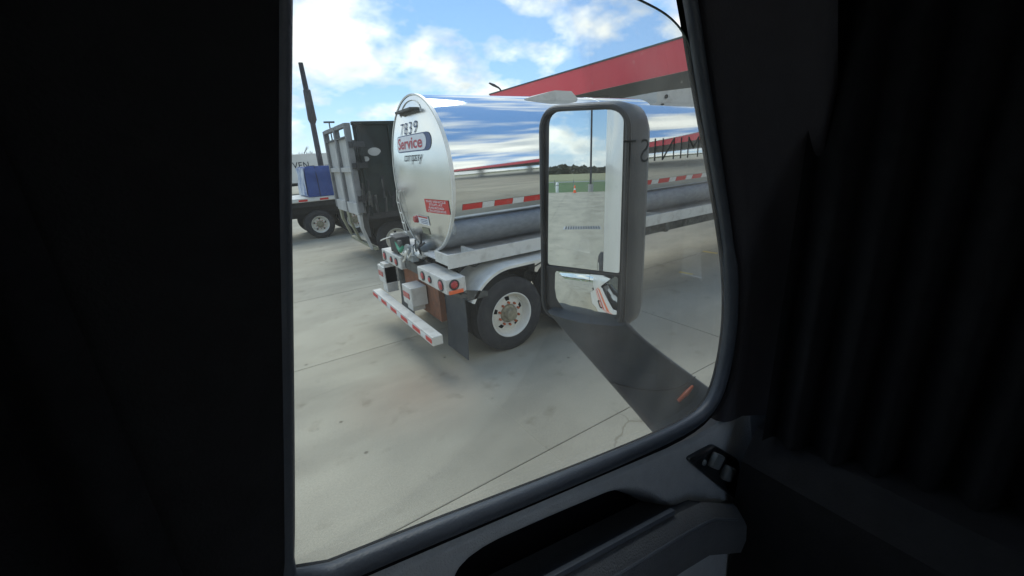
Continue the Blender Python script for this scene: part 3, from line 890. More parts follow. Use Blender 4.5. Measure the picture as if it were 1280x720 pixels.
# tailgate
GX = 2.58
b = MB(); b.box(GX + .08, GX + .13, 11.25, 13.75, 1.62, 3.22)
b.build('tailgate_sheet', 'dump_grey', dp)
for (y0, y1) in ((11.10, 11.26), (12.36, 12.52), (13.74, 13.90)):
    b = MB(); b.box(GX, GX + .14, y0, y1, 1.38, 3.55, bev=.012); b.build('tailgate_post', 'dump_frame', dp)
for (z0, z1, m_) in ((3.46, 3.56, 'dump_frame'), (2.40, 2.52, 'dump_grey'), (1.32, 1.62, 'dump_grey')):
    for (y0, y1) in ((11.262, 12.358), (12.522, 13.738)):
        b = MB(); b.box(GX + .01, GX + .13, y0, y1, z0, z1, bev=.01); b.build('tailgate_rail', m_, dp)
b = MB(); b.box(GX + .01, GX + .12, 11.28, 13.72, 3.222, 3.26); b.build('tailgate_lip', 'chassis', dp)
# struts curving down under the gate
for yy, ln in ((11.35, .95), (12.55, .85), (13.55, .80)):
    b = MB()
    b.loft([[(GX + .02, yy - .13, 1.33), (GX + .02, yy + .13, 1.33), (GX + .09, yy + .13, 1.33), (GX + .09, yy - .13, 1.33)],
            [(GX + .03, yy - .11, 1.33 - ln * .35), (GX + .03, yy + .09, 1.33 - ln * .35), (GX + .09, yy + .09, 1.33 - ln * .35), (GX + .09, yy - .11, 1.33 - ln * .35)],
            [(GX + .20, yy - .09, 1.33 - ln), (GX + .20, yy + .04, 1.33 - ln), (GX + .26, yy + .04, 1.33 - ln), (GX + .26, yy - .09, 1.33 - ln)]])
    b.build('under_bracket', 'olive' if yy > 11.5 else 'dump_grey', dp)
b = MB(); b.box(GX + .24, GX + .34, 11.1, 13.7, .38, .46, bev=.01); b.build('under_ride_bar', 'olive', dp)
b = MB(); b.box(GX + .40, GX + .45, 11.9, 13.1, .60, 1.26); b.build('rear_skirt', 'chassis', dp)
# hinges, latch rods, hoses at the corner
rnd = random.Random(3)
for k in range(16):
    xx = 2.74 + rnd.random() * .75; z0 = 1.25 + rnd.random() * .5
    b = MB(); b.tube([(xx, DY0 - .09, z0), (xx + rnd.uniform(-.06, .06), DY0 - .11, z0 + rnd.uniform(.15, .55))], rnd.uniform(.012, .03), 7)
    b.build('latch_rod', ('grime', 'chassis', 'chassis')[k % 3], dp)
for z_ in (1.75, 2.55, 3.05):
    b = MB(); b.box(2.60, 2.98, DY0 - .10, DY0 - .062, z_ - .07, z_ + .07, bev=.01); b.tube([(2.72, DY0 - .11, z_ - .1), (2.72, DY0 - .11, z_ + .1)], .03, 8); b.build('gate_hinge', 'chassis', dp)
b = MB(); b.box(3.0, 11, 11.9, 12.05, .85, 1.2); b.box(3.0, 11, 12.95, 13.1, .85, 1.2); b.build('frame_rail', 'chassis', dp)
wd = build_wheel(dp, 3.55, 11.42, side=-1, rimmat='rim_white')
for xx in (5.0,):
    wheel_copy(wd, dp, (xx, 11.42, .52))
wd2 = build_wheel(dp, 3.72, 13.6, side=1, detail=False); wheel_copy(wd2, dp, (5.0, 13.6, .52))
for xx in (3.72, 5.0):
    b = MB(); b.tube([(xx, 11.6, .52), (xx, 13.4, .52)], .07, 10); b.build('axle', 'chassis', dp)
for yy in (11.8, 13.2):
    b = MB(); b.box(9.2, 9.36, yy - .07, yy + .07, 0, 1.25); b.build('landing_leg', 'chassis', dp)

# ------------------------------------------------------------------ flatbed with a tarped load
fb = thing('flatbed_trailer', 'black flatbed trailer with white wheels at the left behind the dump trailer', 'flatbed trailer', (6, 18.2, 0))
FY0, FY1 = 17.0, 19.5
b = MB(); b.box(-2.5, 11, FY0, FY1, 1.38, 1.52, bev=.01); b.build('deck', 'alu_paint', fb)
b = MB(); b.box(-2.5, 11, FY0 + .3, FY0 + .45, .95, 1.379); b.box(-2.5, 11, FY1 - .45, FY1 - .3, .95, 1.379); b.box(-2.5, 11, FY0 + .06, FY0 + .12, 1.2, 1.379); b.build('frame_rail', 'chassis', fb)
x = -2.4; k = 0
while x < 10.8:
    ln = .30 if k % 2 == 0 else .42
    b = MB(); b.box(x, x + ln - .004, FY0 - .006, FY0 - .001, 1.41, 1.475); b.build('reflective_strip', 'tape_red' if k % 2 == 0 else 'tape_white', fb)
    x += ln; k += 1
wf = build_wheel(fb, 2.50, 17.05, side=-1)
wheel_copy(wf, fb, (3.78, 17.05, .52))
wf2 = build_wheel(fb, 2.50, 17.40, side=-1, detail=False); wheel_copy(wf2, fb, (3.78, 17.4, .52))
wf3 = build_wheel(fb, 2.50, 19.4, side=1, detail=False); wheel_copy(wf3, fb, (3.78, 19.4, .52))
for xx in (2.5, 3.78):
    b = MB(); b.tube([(xx, 17.2, .52), (xx, 19.2, .52)], .07, 10); b.box(xx - .4, xx + .4, 17.5, 17.62, .6, .95); b.build('axle', 'chassis', fb)
for yy in (17.7, 18.8):
    b = MB(); b.box(9.2, 9.36, yy - .07, yy + .07, 0, 1.379); b.build('landing_leg', 'chassis', fb)
b = MB(); b.box(1.2, 3.9, 17.5, 19.0, .78, .95); b.build('suspension', 'chassis', fb)
# the load: a lumpy sheet over crates
tl = thing('tarped_load', 'blue tarpaulin covered load on the deck of the flatbed trailer', 'tarped load', (2.9, 18.0, 1.53))
b = MB()
def lump(p, a=.045):
    v = Vector(p)
    return v + Vector((mnoise.noise(v * 2.3), mnoise.noise(v * 2.3 + Vector((9, 0, 0))), mnoise.noise(v * 2.3 + Vector((0, 7, 0))))) * a
LX0, LX1, LY0, LY1, LZ0, LZ1 = 2.30, 4.1, 17.15, 19.2, 1.535, 2.60
rings = []
for t in range(9):
    f = t / 8
    z_ = LZ0 + (LZ1 - LZ0) * f
    ins = .05 * f + (.05 if t == 8 else 0)
    q = []
    cor = [(LX0 + ins, LY0 + ins), (LX1 - ins, LY0 + ins), (LX1 - ins, LY1 - ins), (LX0 + ins, LY1 - ins)]
    for c in range(4):
        a, d = Vector(cor[c]), Vector(cor[(c + 1) % 4])
        for s_ in range(8):
            p = a.lerp(d, s_ / 8)
            w = lump((p.x, p.y, z_), .05)
            q.append((w.x, w.y, max(w.z if t else LZ0, LZ0)))
    rings.append(q)
b.loft(rings)
cover = b.build('tarp', 'tarp_blue', tl, smooth=True, angle=50)
b = MB()
nr = 10
G = [[lump((LX0 - .012 + .05 * (j / nr), LY0 + .03 + (LY1 - LY0 - .1) * i / nr, LZ0 + .02 + (LZ1 - LZ0 - .05) * j / nr), .05) + Vector((-.03, 0, 0)) for j in range(nr + 1)] for i in range(nr + 1)]
for i in range(nr):
    for j in range(nr):
        b.poly([G[i][j], G[i + 1][j], G[i + 1][j + 1], G[i][j + 1]])
b.build('worn_flap', 'tarp_worn', tl, smooth=True)
for xx in (2.7, 3.4):
    b = MB(); b.tube([(xx, LY0 - .05, 1.54), (xx, LY0 - .02, 2.2), (xx, LY0 + .08, 2.63), (xx, LY1 - .1, 2.63)], .012, 5); b.build('tie_strap', 'chassis', tl)

# ------------------------------------------------------------------ white box trailer far behind
bt = thing('box_trailer', 'white box trailer with dark lettering far behind the flatbed', 'box trailer', (8, 49, 0))
b = MB(); b.box(-2.0, 12.6, 48, 50.5, 1.05, 3.86, bev=.03); b.build('box_body', 'trailer_white', bt)
text_on('lettering', 'VEN', (5.55, 7.05, 2.5, 3.1), lambda u, v: Vector((u, 47.985, v)), 'print_dark', bt, bold=.01, space=1.1)
b = MB(); b.box(-2.0, 12.6, 47.98, 47.998, 1.06, 1.12); b.build('lower_rail', 'grime', bt)
wb = build_wheel(bt, .3, 48.1, side=-1, detail=False)
wheel_copy(wb, bt, (1.6, 48.1, .52))
b = MB(); b.box(-1.5, 12, 48.4, 50.1, .8, 1.04); b.build('frame_rail', 'chassis', bt)
b = MB(); b.box(8.6, 8.76, 48.4, 48.56, 0, .8); b.box(8.6, 8.76, 49.9, 50.06, 0, .8); b.build('landing_leg', 'chassis', bt)

# ------------------------------------------------------------------ poles
tp = thing('mast_pole', 'tall dark steel mast rising behind the grey tailgate', 'pole', (4.6, 27, 0))
b = MB(); b.tube([(4.6, 27, 0), (4.6, 27, 4.9)], [.17, .14], 14); b.build('lower_section', 'pole_dark', tp, smooth=True)
b = MB(); b.tube([(4.6, 27, 4.9), (4.62, 27, 5.1), (4.62, 27, 6.6), (4.6, 27, 6.65)], [.15, .23, .19, .12], 14); b.build('collar_section', 'pole_dark', tp, smooth=True)
b = MB(); b.tube([(4.60, 27, 6.6), (4.58, 27, 7.95)], [.14, .12], 12); b.build('top_section', 'pole_dark', tp, smooth=True)
b = MB(); b.box(4.3, 4.9, 26.7, 27.3, 0, .25, bev=.03); b.build('footing', 'column', tp)

lp2 = thing('light_pole', 'thin distant light pole just left of the grey tailgate top', 'light pole', (15.2, 75, 0))
b = MB(); b.tube([(15.2, 75, 0), (15.2, 75, 9.0)], [.14, .10], 8); b.build('pole', 'pole_dark', lp2)
b = MB(); b.box(14.4, 16.0, 74.8, 75.2, 9.0, 9.25); b.build('lamp_head', 'pole_dark', lp2)

sl = thing('street_light', 'dark curved street light standing beyond the left end of the red canopy', 'street light', (17.0, 26.6, 0))
b = MB(); b.tube([(17.0, 26.6, 0), (17.0, 26.6, 6.6), (16.95, 26.6, 6.85), (16.85, 26.7, 7.0)], [.09, .06, .06, .06], 10); b.build('pole', 'pole_dark', sl, smooth=True)
b = MB()
b.loft([[Vector((16.88, 26.67, 6.96)) + Vector(q) for q in ((0, -.05, -.04), (0, .05, -.04), (0, .05, .05), (0, -.05, .05))],
        [Vector((16.62, 26.9, 7.16)) + Vector(q) for q in ((0, -.13, -.05), (0, .13, -.05), (0, .10, .06), (0, -.10, .06))],
        [Vector((16.40, 27.1, 7.32)) + Vector(q) for q in ((0, -.08, -.03), (0, .08, -.03), (0, .07, .03), (0, -.07, .03))]])
b.build('lamp_head', 'pole_dark', sl)

# ------------------------------------------------------------------ bare trees behind the box trailer
def bare_tree(x, y, h, seed, label):
    t = thing('bare_tree', label, 'tree', (x, y, -.05), 'bare trees beyond the box trailer')
    rn = random.Random(seed)
    tb, bb = MB(), MB()
    def grow(p, d, ln, r, lev, mb):
        q = p + d * ln
        mid = p + d * ln * .5 + Vector((rn.uniform(-1, 1), rn.uniform(-1, 1), 0)) * ln * .05
        mb.tube([p, mid, q], [r, r * .8, r * .6], 5)
        if lev <= 0:
            return
        for _ in range(3 if lev > 1 else 4):
            nd = (d + Vector((rn.uniform(-.75, .75), rn.uniform(-.75, .75), rn.uniform(-.1, .5)))).normalized()
            grow(p + d * ln * rn.uniform(.5, 1.0), nd, ln * rn.uniform(.55, .75), r * .55, lev - 1, bb)
    grow(Vector((x, y, -.08)), Vector((0, 0, 1)), h * .38, .16, 4, tb)
    tb.build('trunk', 'bark', t); bb.build('crown', 'bark', t)
bare_tree(5.4, 58, 7.2, 1, 'bare leafless tree rising above the left part of the white box trailer')
bare_tree(8.6, 66, 7.0, 5, 'bare leafless tree beside the dark mast above the white box trailer')

# ------------------------------------------------------------------ things seen in the door mirror
pl3 = thing('light_pole', 'tall dark light pole on a concrete base seen in the door mirror', 'light pole', (-52.3, -.35, -.06))
b = MB(); b.tube([(-52.3, -.35, .9), (-52.3, -.35, 13.0)], [.13, .10], 10); b.build('pole', 'pole_dark', pl3)
b = MB(); b.tube([(-52.3, -.35, -.06), (-52.3, -.35, .9)], .33, 16); b.build('concrete_base', 'column', pl3)
b = MB(); b.box(-52.7, -51.9, -1.0, .3, 13.0, 13.2); b.build('lamp_head', 'pole_dark', pl3)
bl = thing('bollard', 'white bollard at the grass edge seen in the door mirror', 'bollard', (-53.6, 3.9, -.06))
b = MB(); b.tube([(-53.6, 3.9, -.06), (-53.6, 3.9, 1.05), (-53.6, 3.9, 1.2)], [.2, .2, .12], 14); b.build('post', 'white_paint', bl, smooth=True)
b = MB(); b.tube([(-53.6, 3.9, .78), (-53.6, 3.9, .9)], .206, 14); b.build('band', 'column', bl)
cn = thing('traffic_cone', 'orange traffic cone at the pavement edge seen in the door mirror', 'traffic cone', (-50.6, 1.6, 0))
b = MB(); b.lathe([(.17, .03), (.05, .88), (.03, .9), (0, .9)], (-50.6, 1.6, 0), 'Z', 18); b.build('cone_body', 'cone', cn, smooth=True)
b = MB(); b.box(-50.85, -50.35, 1.35, 1.85, 0.003, .035, bev=.01); b.build('base', 'cone', cn)
b = MB(); b.lathe([(.131, .34), (.106, .52)], (-50.6, 1.6, 0), 'Z', 18); b.build('white_collar', 'tape_white', cn, smooth=True)
gr = thing('drain_grate', 'dark slotted drain grate set in the concrete, seen in the door mirror', 'drain grate', (-17.2, .95, 0))
b = MB(); b.box(-17.75, -16.65, .05, 1.75, .003, .010); b.build('frame', 'column', gr)
for k in range(14):
    b = MB(); b.box(-17.68, -16.72, .10 + k * .115, .165 + k * .115, .0105, .02); b.build('bar', 'grate', gr)
fn_ = thing('wire_fence', 'low wire fence with thin posts across the grass seen in the door mirror', 'fence', (-70, 0, -.06))
for k in range(14):
    yy = -14 + k * 3.2
    b = MB(); b.box(-70.05, -69.95, yy - .05, yy + .05, -.06, 1.25); b.build('post', 'column', fn_)
b = MB()
for z_ in (.45, .8, 1.15):
    b.tube([(-69.9, -16, z_), (-69.9, 30, z_)], .012, 4)
b.build('wire', 'grime', fn_)
# far belt of trees round the fields
rn = random.Random(11)
b = MB()
for k in range(16000):
    a = rn.uniform(0, 2 * math.pi)
    dist = 430 + 60 * mnoise.noise(Vector((math.cos(a) * 2, math.sin(a) * 2, 0))) + rn.uniform(0, 40)
    hh = 7.0 + 5.5 * mnoise.noise(Vector((math.cos(a) * 14, math.sin(a) * 14, 3))) + 2.5 * mnoise.noise(Vector((math.cos(a) * 60, math.sin(a) * 60, 5)))
    hh = max(hh, 2.0)
    c = Vector((dist * math.cos(a), dist * math.sin(a), hh * rn.random() ** .8))
    s_ = rn.uniform(1.6, 3.6)
    t_ = Vector((-math.sin(a), math.cos(a), 0)); rr_ = Vector((math.cos(a), math.sin(a), 0))
    b.poly([c + t_ * s_ * rn.uniform(.6, 1) , c + Vector((0, 0, 1)) * s_ * rn.uniform(.3, .8) + rr_ * rn.uniform(-1, 1), c - t_ * s_ * rn.uniform(.6, 1), c - Vector((0, 0, 1)) * s_ * rn.uniform(.4, .8) + rr_ * rn.uniform(-1, 1)])
tw = b.build('tree_belt', 'foliage', kind='stuff')
tag(tw, 'far belt of grey-green trees along the horizon beyond the fields', 'trees')

# ------------------------------------------------------------------ the semi truck we sit in
st = thing('semi_truck', 'dark cab interior of a white semi truck framing the view through its side window', 'semi truck', (0.0, -.57, 0))
YG = 0.60            # glass plane
YS = 0.69            # outer skin
# window opening (x, z)
WIN = [(-.05, 2.004), (.15, 1.972), (.348, 1.936), (.58, 1.896), (.808, 1.862), (.93, 1.850), (1.01, 1.857), (1.055, 1.890), (1.078, 1.96), (1.089, 2.05),
       (1.086, 2.13), (1.066, 2.24), (1.029, 2.353), (.955, 2.53), (.869, 2.725), (.812, 2.865), (.755, 2.985), (.70, 3.045), (.62, 3.07),
       (.45, 3.08), (.26, 3.08), (.19, 3.06), (.158, 3.0), (.125, 2.86), (.109, 2.784), (.070, 2.60), (.033, 2.406), (-.005, 2.21), (-.035, 2.06)]
def offset_loop(pts, d):
    n = len(pts); out = []
    for i in range(n):
        p0, p1 = Vector(pts[i - 1]), Vector(pts[(i + 1) % n])
        t = (p1 - p0).normalized(); nn = Vector((t.y, -t.x))
        out.append(Vector(pts[i]) + nn * d)
    return out
WINs = [tuple(p) for p in smooth_loop([Vector(p) for p in WIN], 1)]
def ray_to_poly(c, d, poly):
    best = None
    n = len(poly)
    for i in range(n):
        a, bq = Vector(poly[i]), Vector(poly[(i + 1) % n])
        e = bq - a
        den = d.x * e.y - d.y * e.x
        if abs(den) < 1e-9: continue
        w = a - c
        t = (w.x * e.y - w.y * e.x) / den
        s_ = (w.x * d.y - w.y * d.x) / den
        if t > 0 and -1e-6 <= s_ <= 1 + 1e-6:
            if best is None or t < best: best = t
    return c + d * best
def holed_wall(inner, outer, y0, y1, name, m, parent):
    """wall in the x-z plane between y0 and y1 with a window hole"""
    c = Vector((.5, 2.45))
    ring_o = [ray_to_poly(c, (Vector(p) - c).normalized(), outer) for p in inner]
    # keep the corners of the outer polygon
    b = MB()
    A = [(p[0], y0, p[1]) for p in inner]; Bv = [(p[0], y0, p[1]) for p in ring_o]
    A2 = [(p[0], y1, p[1]) for p in inner]; B2 = [(p[0], y1, p[1]) for p in ring_o]
    b.loft([Bv, A, A2, B2], closed=True, cap=False)
    for cpt in outer:       # corner wedges
        k = min(range(len(ring_o)), key=lambda i: (Vector(ring_o[i]) - Vector(cpt)).length)
        for kk in (k - 1, k):
            p, q = ring_o[kk], ring_o[(kk + 1) % len(ring_o)]
            cr = (Vector(p) - Vector(cpt)).length + (Vector(q) - Vector(cpt)).length
            for yy in (y0, y1):
                b.poly([(p[0], yy, p[1]), (q[0], yy, q[1]), (cpt[0], yy, cpt[1])])
    bmesh.ops.remove_doubles(b.bm, verts=b.bm.verts, dist=1e-5)
    return b.build(name, m, parent)
OUT = [(-1.05, .95), (1.80, .95), (1.80, 1.98), (1.05, 3.30), (-1.05, 3.30)]
outer_win = [(p[0] + (.19 if p[0] > .6 else .19 * max(0, (p[0] - .2) / .4)), p[1] - (.07 if p[1] < 2.1 else 0)) for p in offset_loop(WINs, .09)]
holed_wall(outer_win, OUT, .672, YS, 'cab_side', 'white_paint', st)
pas_win = [(p[0], p[1]) for p in WINs]
holed_wall(pas_win, OUT, -1.83, -1.80, 'passenger_side', 'white_paint', st)
b = MB(); b.box(-1.05, 1.05, -1.80, .671, 3.24, 3.30); b.build('roof', 'white_paint', st)
b = MB(); b.box(-1.05, 1.80, -1.80, .671, .95, 1.0); b.build('cab_floor', 'trim', st)
b = MB(); b.box(1.76, 1.80, -1.80, .671, 1.001, 1.97); b.build('firewall', 'trim_dark', st)
b = MB(); b.box(-1.05, -1.0, -1.80, .671, 1.001, 3.239); b.build('back_wall', 'cab_lining', st)
b = MB(); b.box(-.99, .98, -1.79, .53, 3.19, 3.238); b.build('headliner', 'cab_lining', st)
b = MB(); b.loft([[(1.795, -1.79, 1.975), (1.795, .66, 1.975), (1.803, .66, 1.979), (1.803, -1.79, 1.979)], [(1.045, -1.79, 3.295), (1.045, .66, 3.295), (1.053, .66, 3.299), (1.053, -1.79, 3.299)]])
b.build('windscreen', 'windscreen', st)
# dashboard
b = MB()
sec = [(1.06, 1.25), (1.04, 1.60), (1.05, 1.72), (1.12, 1.80), (1.45, 1.86), (1.755, 1.90), (1.755, 1.02), (1.15, 1.02)]
b.loft([[(x_, .488, z_) for x_, z_ in sec], [(x_, -1.78, z_) for x_, z_ in sec]])
b.build('dashboard', 'trim_dark', st, smooth=True, angle=30)
# rear pillar trim inside, behind the window
REAR = [(-.06, 1.96), (-.035, 2.06), (-.005, 2.21), (.033, 2.406), (.070, 2.60), (.109, 2.784), (.125, 2.86), (.158, 3.0), (.20, 3.10)]
b = MB()
rings = []
for (x_, z_) in REAR:
    rings.append([(x_ - .012, .606, z_), (x_ - .016, .578, z_), (x_ - .05, .560, z_), (x_ - .16, .545, z_), (x_ - .62, .55, z_), (x_ - .62, .67, z_), (x_ - .02, .67, z_)])
b.loft(rings); b.build('rear_pillar', 'trim_dark', st, smooth=True, angle=50)
# upper frame above the window and front pillar
b = MB()
b.box(-.8, 1.04, .42, .668, 3.10, 3.188, bev=.015); b.build('window_header', 'pillar', st)
FRONT = [(1.04, 1.80), (1.089, 1.93), (1.100, 2.05), (1.097, 2.13), (1.077, 2.24), (1.040, 2.353), (.966, 2.53), (.880, 2.725), (.823, 2.865), (.74, 3.03), (.70, 3.11)]
b = MB()
rings = []
for (x_, z_) in FRONT:
    rings.append([(x_ + .020, .600, z_), (x_ + .020, .578, z_), (x_ + .030, .560, z_), (x_ + .05, .550, z_), (x_ + .085, .535, z_ + .012), (x_ + .13, .490, z_ + .02), (x_ + .15, .43, z_ + .03), (x_ + .20, .42, z_ + .03), (x_ + .24, .668, z_ + .03), (x_ + .17, .668, z_), (x_ + .06, .612, z_)])
b.loft(rings); b.build('front_pillar', 'pillar', st, smooth=True, angle=60)
b = MB(); b.tube([(x_ + .012, .583, z_) for x_, z_ in FRONT[3:]], .0028, 6); b.build('trim_bead', 'bead', st)
# added black curtains: one blocks the bright windscreen view, one darkens behind the door
def added_curtain(path, z0, z1, name):
    b = MB()
    n = 150
    pts = []
    L = [0]
    for a, c in zip(path[:-1], path[1:]):
        L.append(L[-1] + (Vector(c) - Vector(a)).length)
    def at(s_):
        for k in range(len(path) - 1):
            if s_ <= L[k + 1] + 1e-9:
                return Vector(path[k]).lerp(Vector(path[k + 1]), (s_ - L[k]) / (L[k + 1] - L[k]))
        return Vector(path[-1])
    cols = []
    for i in range(n + 1):
        s_ = L[-1] * i / n
        p = at(s_); d = (at(min(s_ + .01, L[-1])) - at(max(s_ - .01, 0))).normalized()
        nn = Vector((-d.y, d.x))
        col = []
        for j in range(9):
            z_ = z0 + (z1 - z0) * j / 8
            am = .022 * (1.1 - .4 * j / 8)
            off = am * math.sin(s_ * 74 + .5 * math.sin(z_ * 2.1)) + .006 * math.sin(s_ * 31 + z_ * 3)
            q = p + nn * off
            col.append((q.x, q.y, z_))
        cols.append(col)
    V = [[b.bm.verts.new(p) for p in c] for c in cols]
    for i in range(n):
        for j in range(8):
            b.bm.faces.new((V[i][j], V[i + 1][j], V[i + 1][j + 1], V[i][j + 1]))
    return b.build(name, 'added_curtain', st, smooth=True, angle=80)
added_curtain([(1.085, .455), (1.14, .30), (1.20, .10), (1.22, -.08)], 1.80, 3.18, 'added_curtain')
added_curtain([(-.14, .50), (-.35, .49), (-.6, .46), (-.85, .45)], 1.2, 3.18, 'added_curtain')

# --- door inner panel (relief surface), everything leans down towards the front like the sill
def inpoly_sd(p, poly):
    """signed distance, positive inside"""
    best = 1e9; inside = False
    n = len(poly)
    for i in range(n):
        a, c = Vector(poly[i]), Vector(poly[(i + 1) % n])
        e = c - a; w = p - a
        t = max(0, min(1, w.dot(e) / e.dot(e)))
        best = min(best, (w - e * t).length)
        if (a.y > p.y) != (c.y > p.y) and p.x < (c.x - a.x) * (p.y - a.y) / (c.y - a.y) + a.x:
            inside = not inside
    return best if inside else -best
def sm(a, c, x_):
    t = max(0, min(1, (x_ - a) / (c - a))); return t * t * (3 - 2 * t)
POCK = [(.22, 1.884), (.40, 1.851), (.53, 1.825), (.61, 1.808), (.675, 1.775), (.74, 1.722), (.80, 1.660), (.845, 1.605), (.63, 1.61), (.415, 1.65), (.20, 1.69), (.165, 1.76), (.172, 1.84)]
POCK = [tuple(p) for p in smooth_loop([Vector(p) for p in POCK], 2)]
def sillz(x_):
    return 2.004 - .172 * (x_ + .05) if x_ < .93 else 1.8354 - .06 * (x_ - .93)
ARM = lambda x_: 1.795 - .193 * (x_ - .37)         # top edge of the armrest
b = MB()
NXp, NZp = 170, 110
X0, X1 = -.22, 1.22
VV = []
for i in range(NXp + 1):
    x_ = X0 + (X1 - X0) * i / NXp
    colv = []
    zt = sillz(x_) - .031
    for j in range(NZp + 1):
        dz = .62 * (j / NZp) ** 1.15
        z_ = zt - dz
        sd = inpoly_sd(Vector((x_, z_)), POCK) if -.2 < x_ < 1.0 and dz < .4 else -1
        rec = .095 * sm(-.020, .055, sd)
        yb = .573 - .008 * sm(0, .010, dz) - .20 * min(dz, .35)
        colv.append(b.bm.verts.new((x_, yb + rec, z_)))
    VV.append(colv)
for i in range(NXp):
    for j in range(NZp):
        b.bm.faces.new((VV[i][j], VV[i + 1][j], VV[i + 1][j + 1], VV[i][j + 1]))
door = b.build('door', 'trim', st, smooth=True, angle=80)
door.data.materials.append(M['pocket_shade'])
for p in door.data.polygons:
    c = p.center
    if inpoly_sd(Vector((c.x, c.z)), POCK) > .030:
        p.material_index = 1
ABS['door'] = Vector((0, 0, 0))
# armrest below the recess
def bar_along(sec, x0, x1, ztop, n=30):
    rings = []
    for i in range(n + 1):
        x_ = x0 + (x1 - x0) * i / n
        zz = ztop(x_)
        rings.append([(x_, y_, zz + dz) for y_, dz in sec])
    return rings
def armz(x_):
    if x_ < .745: return ARM(x_)
    if x_ < .871: return ARM(.745) - .26 * (x_ - .745)
    return ARM(.745) - .26 * .126 - .66 * (x_ - .871)
b = MB()
sec = [(.60, -.060), (.50, -.030), (.490, -.012), (.480, -.015), (.462, -.036), (.453, -.046), (.446, -.060), (.444, -.11), (.455, -.17), (.60, -.19)]
b.loft(bar_along(sec, -.2, 1.14, armz, 60)); b.build('armrest', 'armtop', door, smooth=True, angle=50)
b = MB()
sec = [(.505, -.004), (.499, .004), (.489, .004), (.485, -.004), (.490, -.010), (.505, -.012)]
b.loft(bar_along(sec, -.2, .748, ARM)); b.build('armrest_edge', 'seal', door, smooth=True, angle=60)
b = MB()
b.tube([(x_, .456, armz(x_) - .043) for x_ in [-.2 + 1.2 * i / 40 for i in range(41)]], .004, 6); b.build('armrest_piping', 'seal', door, smooth=True)
b = MB(); b.box(-.22, 1.22, .50, .60, 1.02, 1.30); b.build('lower_panel', 'trim_dark', door)
# switch bezel
b = MB()
BZ = [(.878, 1.773), (1.008, 1.758), (1.12, 1.66), (1.13, 1.50), (1.06, 1.569)]
BZr = round_poly(BZ, .02, 4)
def pany(x_, z_):
    dz = max(0, sillz(x_) - .031 - z_)
    return .565 - .20 * min(dz, .35)
c0 = Vector((1.035, 1.668))
bz_y = lambda z_: .545 - .030 * 0.2 - .012
inn = [c0 + (Vector(p) - c0) * .80 for p in BZr]
sc96 = [c0 + (Vector(q) - c0) * .95 for q in BZr]
b.loft([[(p[0], pany(*p) + .010, p[1]) for p in BZr], [(p[0], pany(*p) - .010, p[1]) for p in BZr], [(p[0], pany(*p) - .013, p[1]) for p in sc96],
        [(p[0], pany(*p) - .010, p[1]) for p in inn], [(p[0], pany(*p) - .003, p[1]) for p in inn]], cap=False)
b.poly([(p[0], pany(*p) - .0035, p[1]) for p in inn])
b.build('switch_bezel', 'switch', door, smooth=True, angle=30)
b = MB(); b.box(-.028, .028, -.008, .012, -.022, .022, mtx=Matrix.Translation((1.000, .531, 1.715)) @ Matrix.Rotation(R_(38), 4, 'Y'), bev=.006); b.build('window_switch', 'switch_face', door, smooth=True)
b = MB(); b.box(-.028, .028, -.008, .012, -.022, .022, mtx=Matrix.Translation((1.050, .519, 1.652)) @ Matrix.Rotation(R_(38), 4, 'Y'), bev=.006); b.build('window_switch', 'switch_face', door, smooth=True)
b = MB(); b.lathe([(0, -.006), (.007, -.005), (.009, 0)], (.945, .538, 1.735), 'Y', 14); b.build('switch_knob', 'switch_face', door, smooth=True)
# window seal: a soft roll round the opening
sealp = offset_loop(WINs, .0165)
b = MB()
pts = [(p.x, .590, p.y) for p in sealp]
n = len(pts)
rad = []
for p in sealp:
    rad.append(.0185 if p.y < 2.3 and p.x > -.1 and not (p.x < .2 and p.y > 2.02) else .0135)
b.tube(pts, rad, 14, closed=True)
b.build('window_seal', 'seal', door, smooth=True, angle=80)
gapp = offset_loop(WINs, .040)
b = MB(); b.loft([[(p.x, .612, p.y) for p in offset_loop(WINs, .006)], [(p.x, .606, p.y) for p in offset_loop(WINs, .062)]], cap=False); b.build('seal_channel', 'pocket_shade', door)
b = MB(); b.tube([(p.x, .584, p.y) for p in offset_loop(WINs, .0375)], .0085, 8, closed=True); b.build('gap_shade_strip', 'pocket_shade', door, smooth=True)  # black tube added round the seal, standing in for shade in the gap
# door skin stripes outside
for (z0, sl_, w_, m_) in ((1.62, -.13, .060, 'stripe_orange'), (1.50, -.13, .050, 'stripe_red'), (1.41, -.13, .025, 'stripe_orange')):
    b = MB(); b.prism([(-1.0, YS + .002, z0 + .2), (1.7, YS + .002, z0 + .2 + sl_ * 2.7), (1.7, YS + .002, z0 + .2 + sl_ * 2.7 + w_), (-1.0, YS + .002, z0 + .2 + w_)], (0, .003, 0)); b.build('door_stripe', m_, st)
# the glass: lowered a little, its upper front corner rounded
PANE = [(-.10, 1.93), (1.02, 1.80), (1.08, 1.84), (1.112, 1.95), (1.118, 2.06), (1.112, 2.14), (1.088, 2.25), (1.05, 2.36), (.974, 2.535), (.888, 2.728), (.872, 2.765), (.848, 2.797), (.815, 2.822), (.77, 2.840), (.70, 2.853), (.55, 2.875), (.30, 2.90), (.10, 2.91), (.03, 2.6), (-.05, 2.2)]
b = MB(); b.prism([(p[0], YG, p[1]) for p in PANE], (0, .004, 0)); pane = b.build('window_pane', 'glass', st)
ABS['window_pane'] = Vector((0, 0, 0))
b = MB(); b.tube([(p[0], YG + .002, p[1]) for p in smooth_loop([Vector(q) for q in PANE[3:18]], 2, False)], .0022, 6); b.build('pane_edge', 'glass_edge', pane)
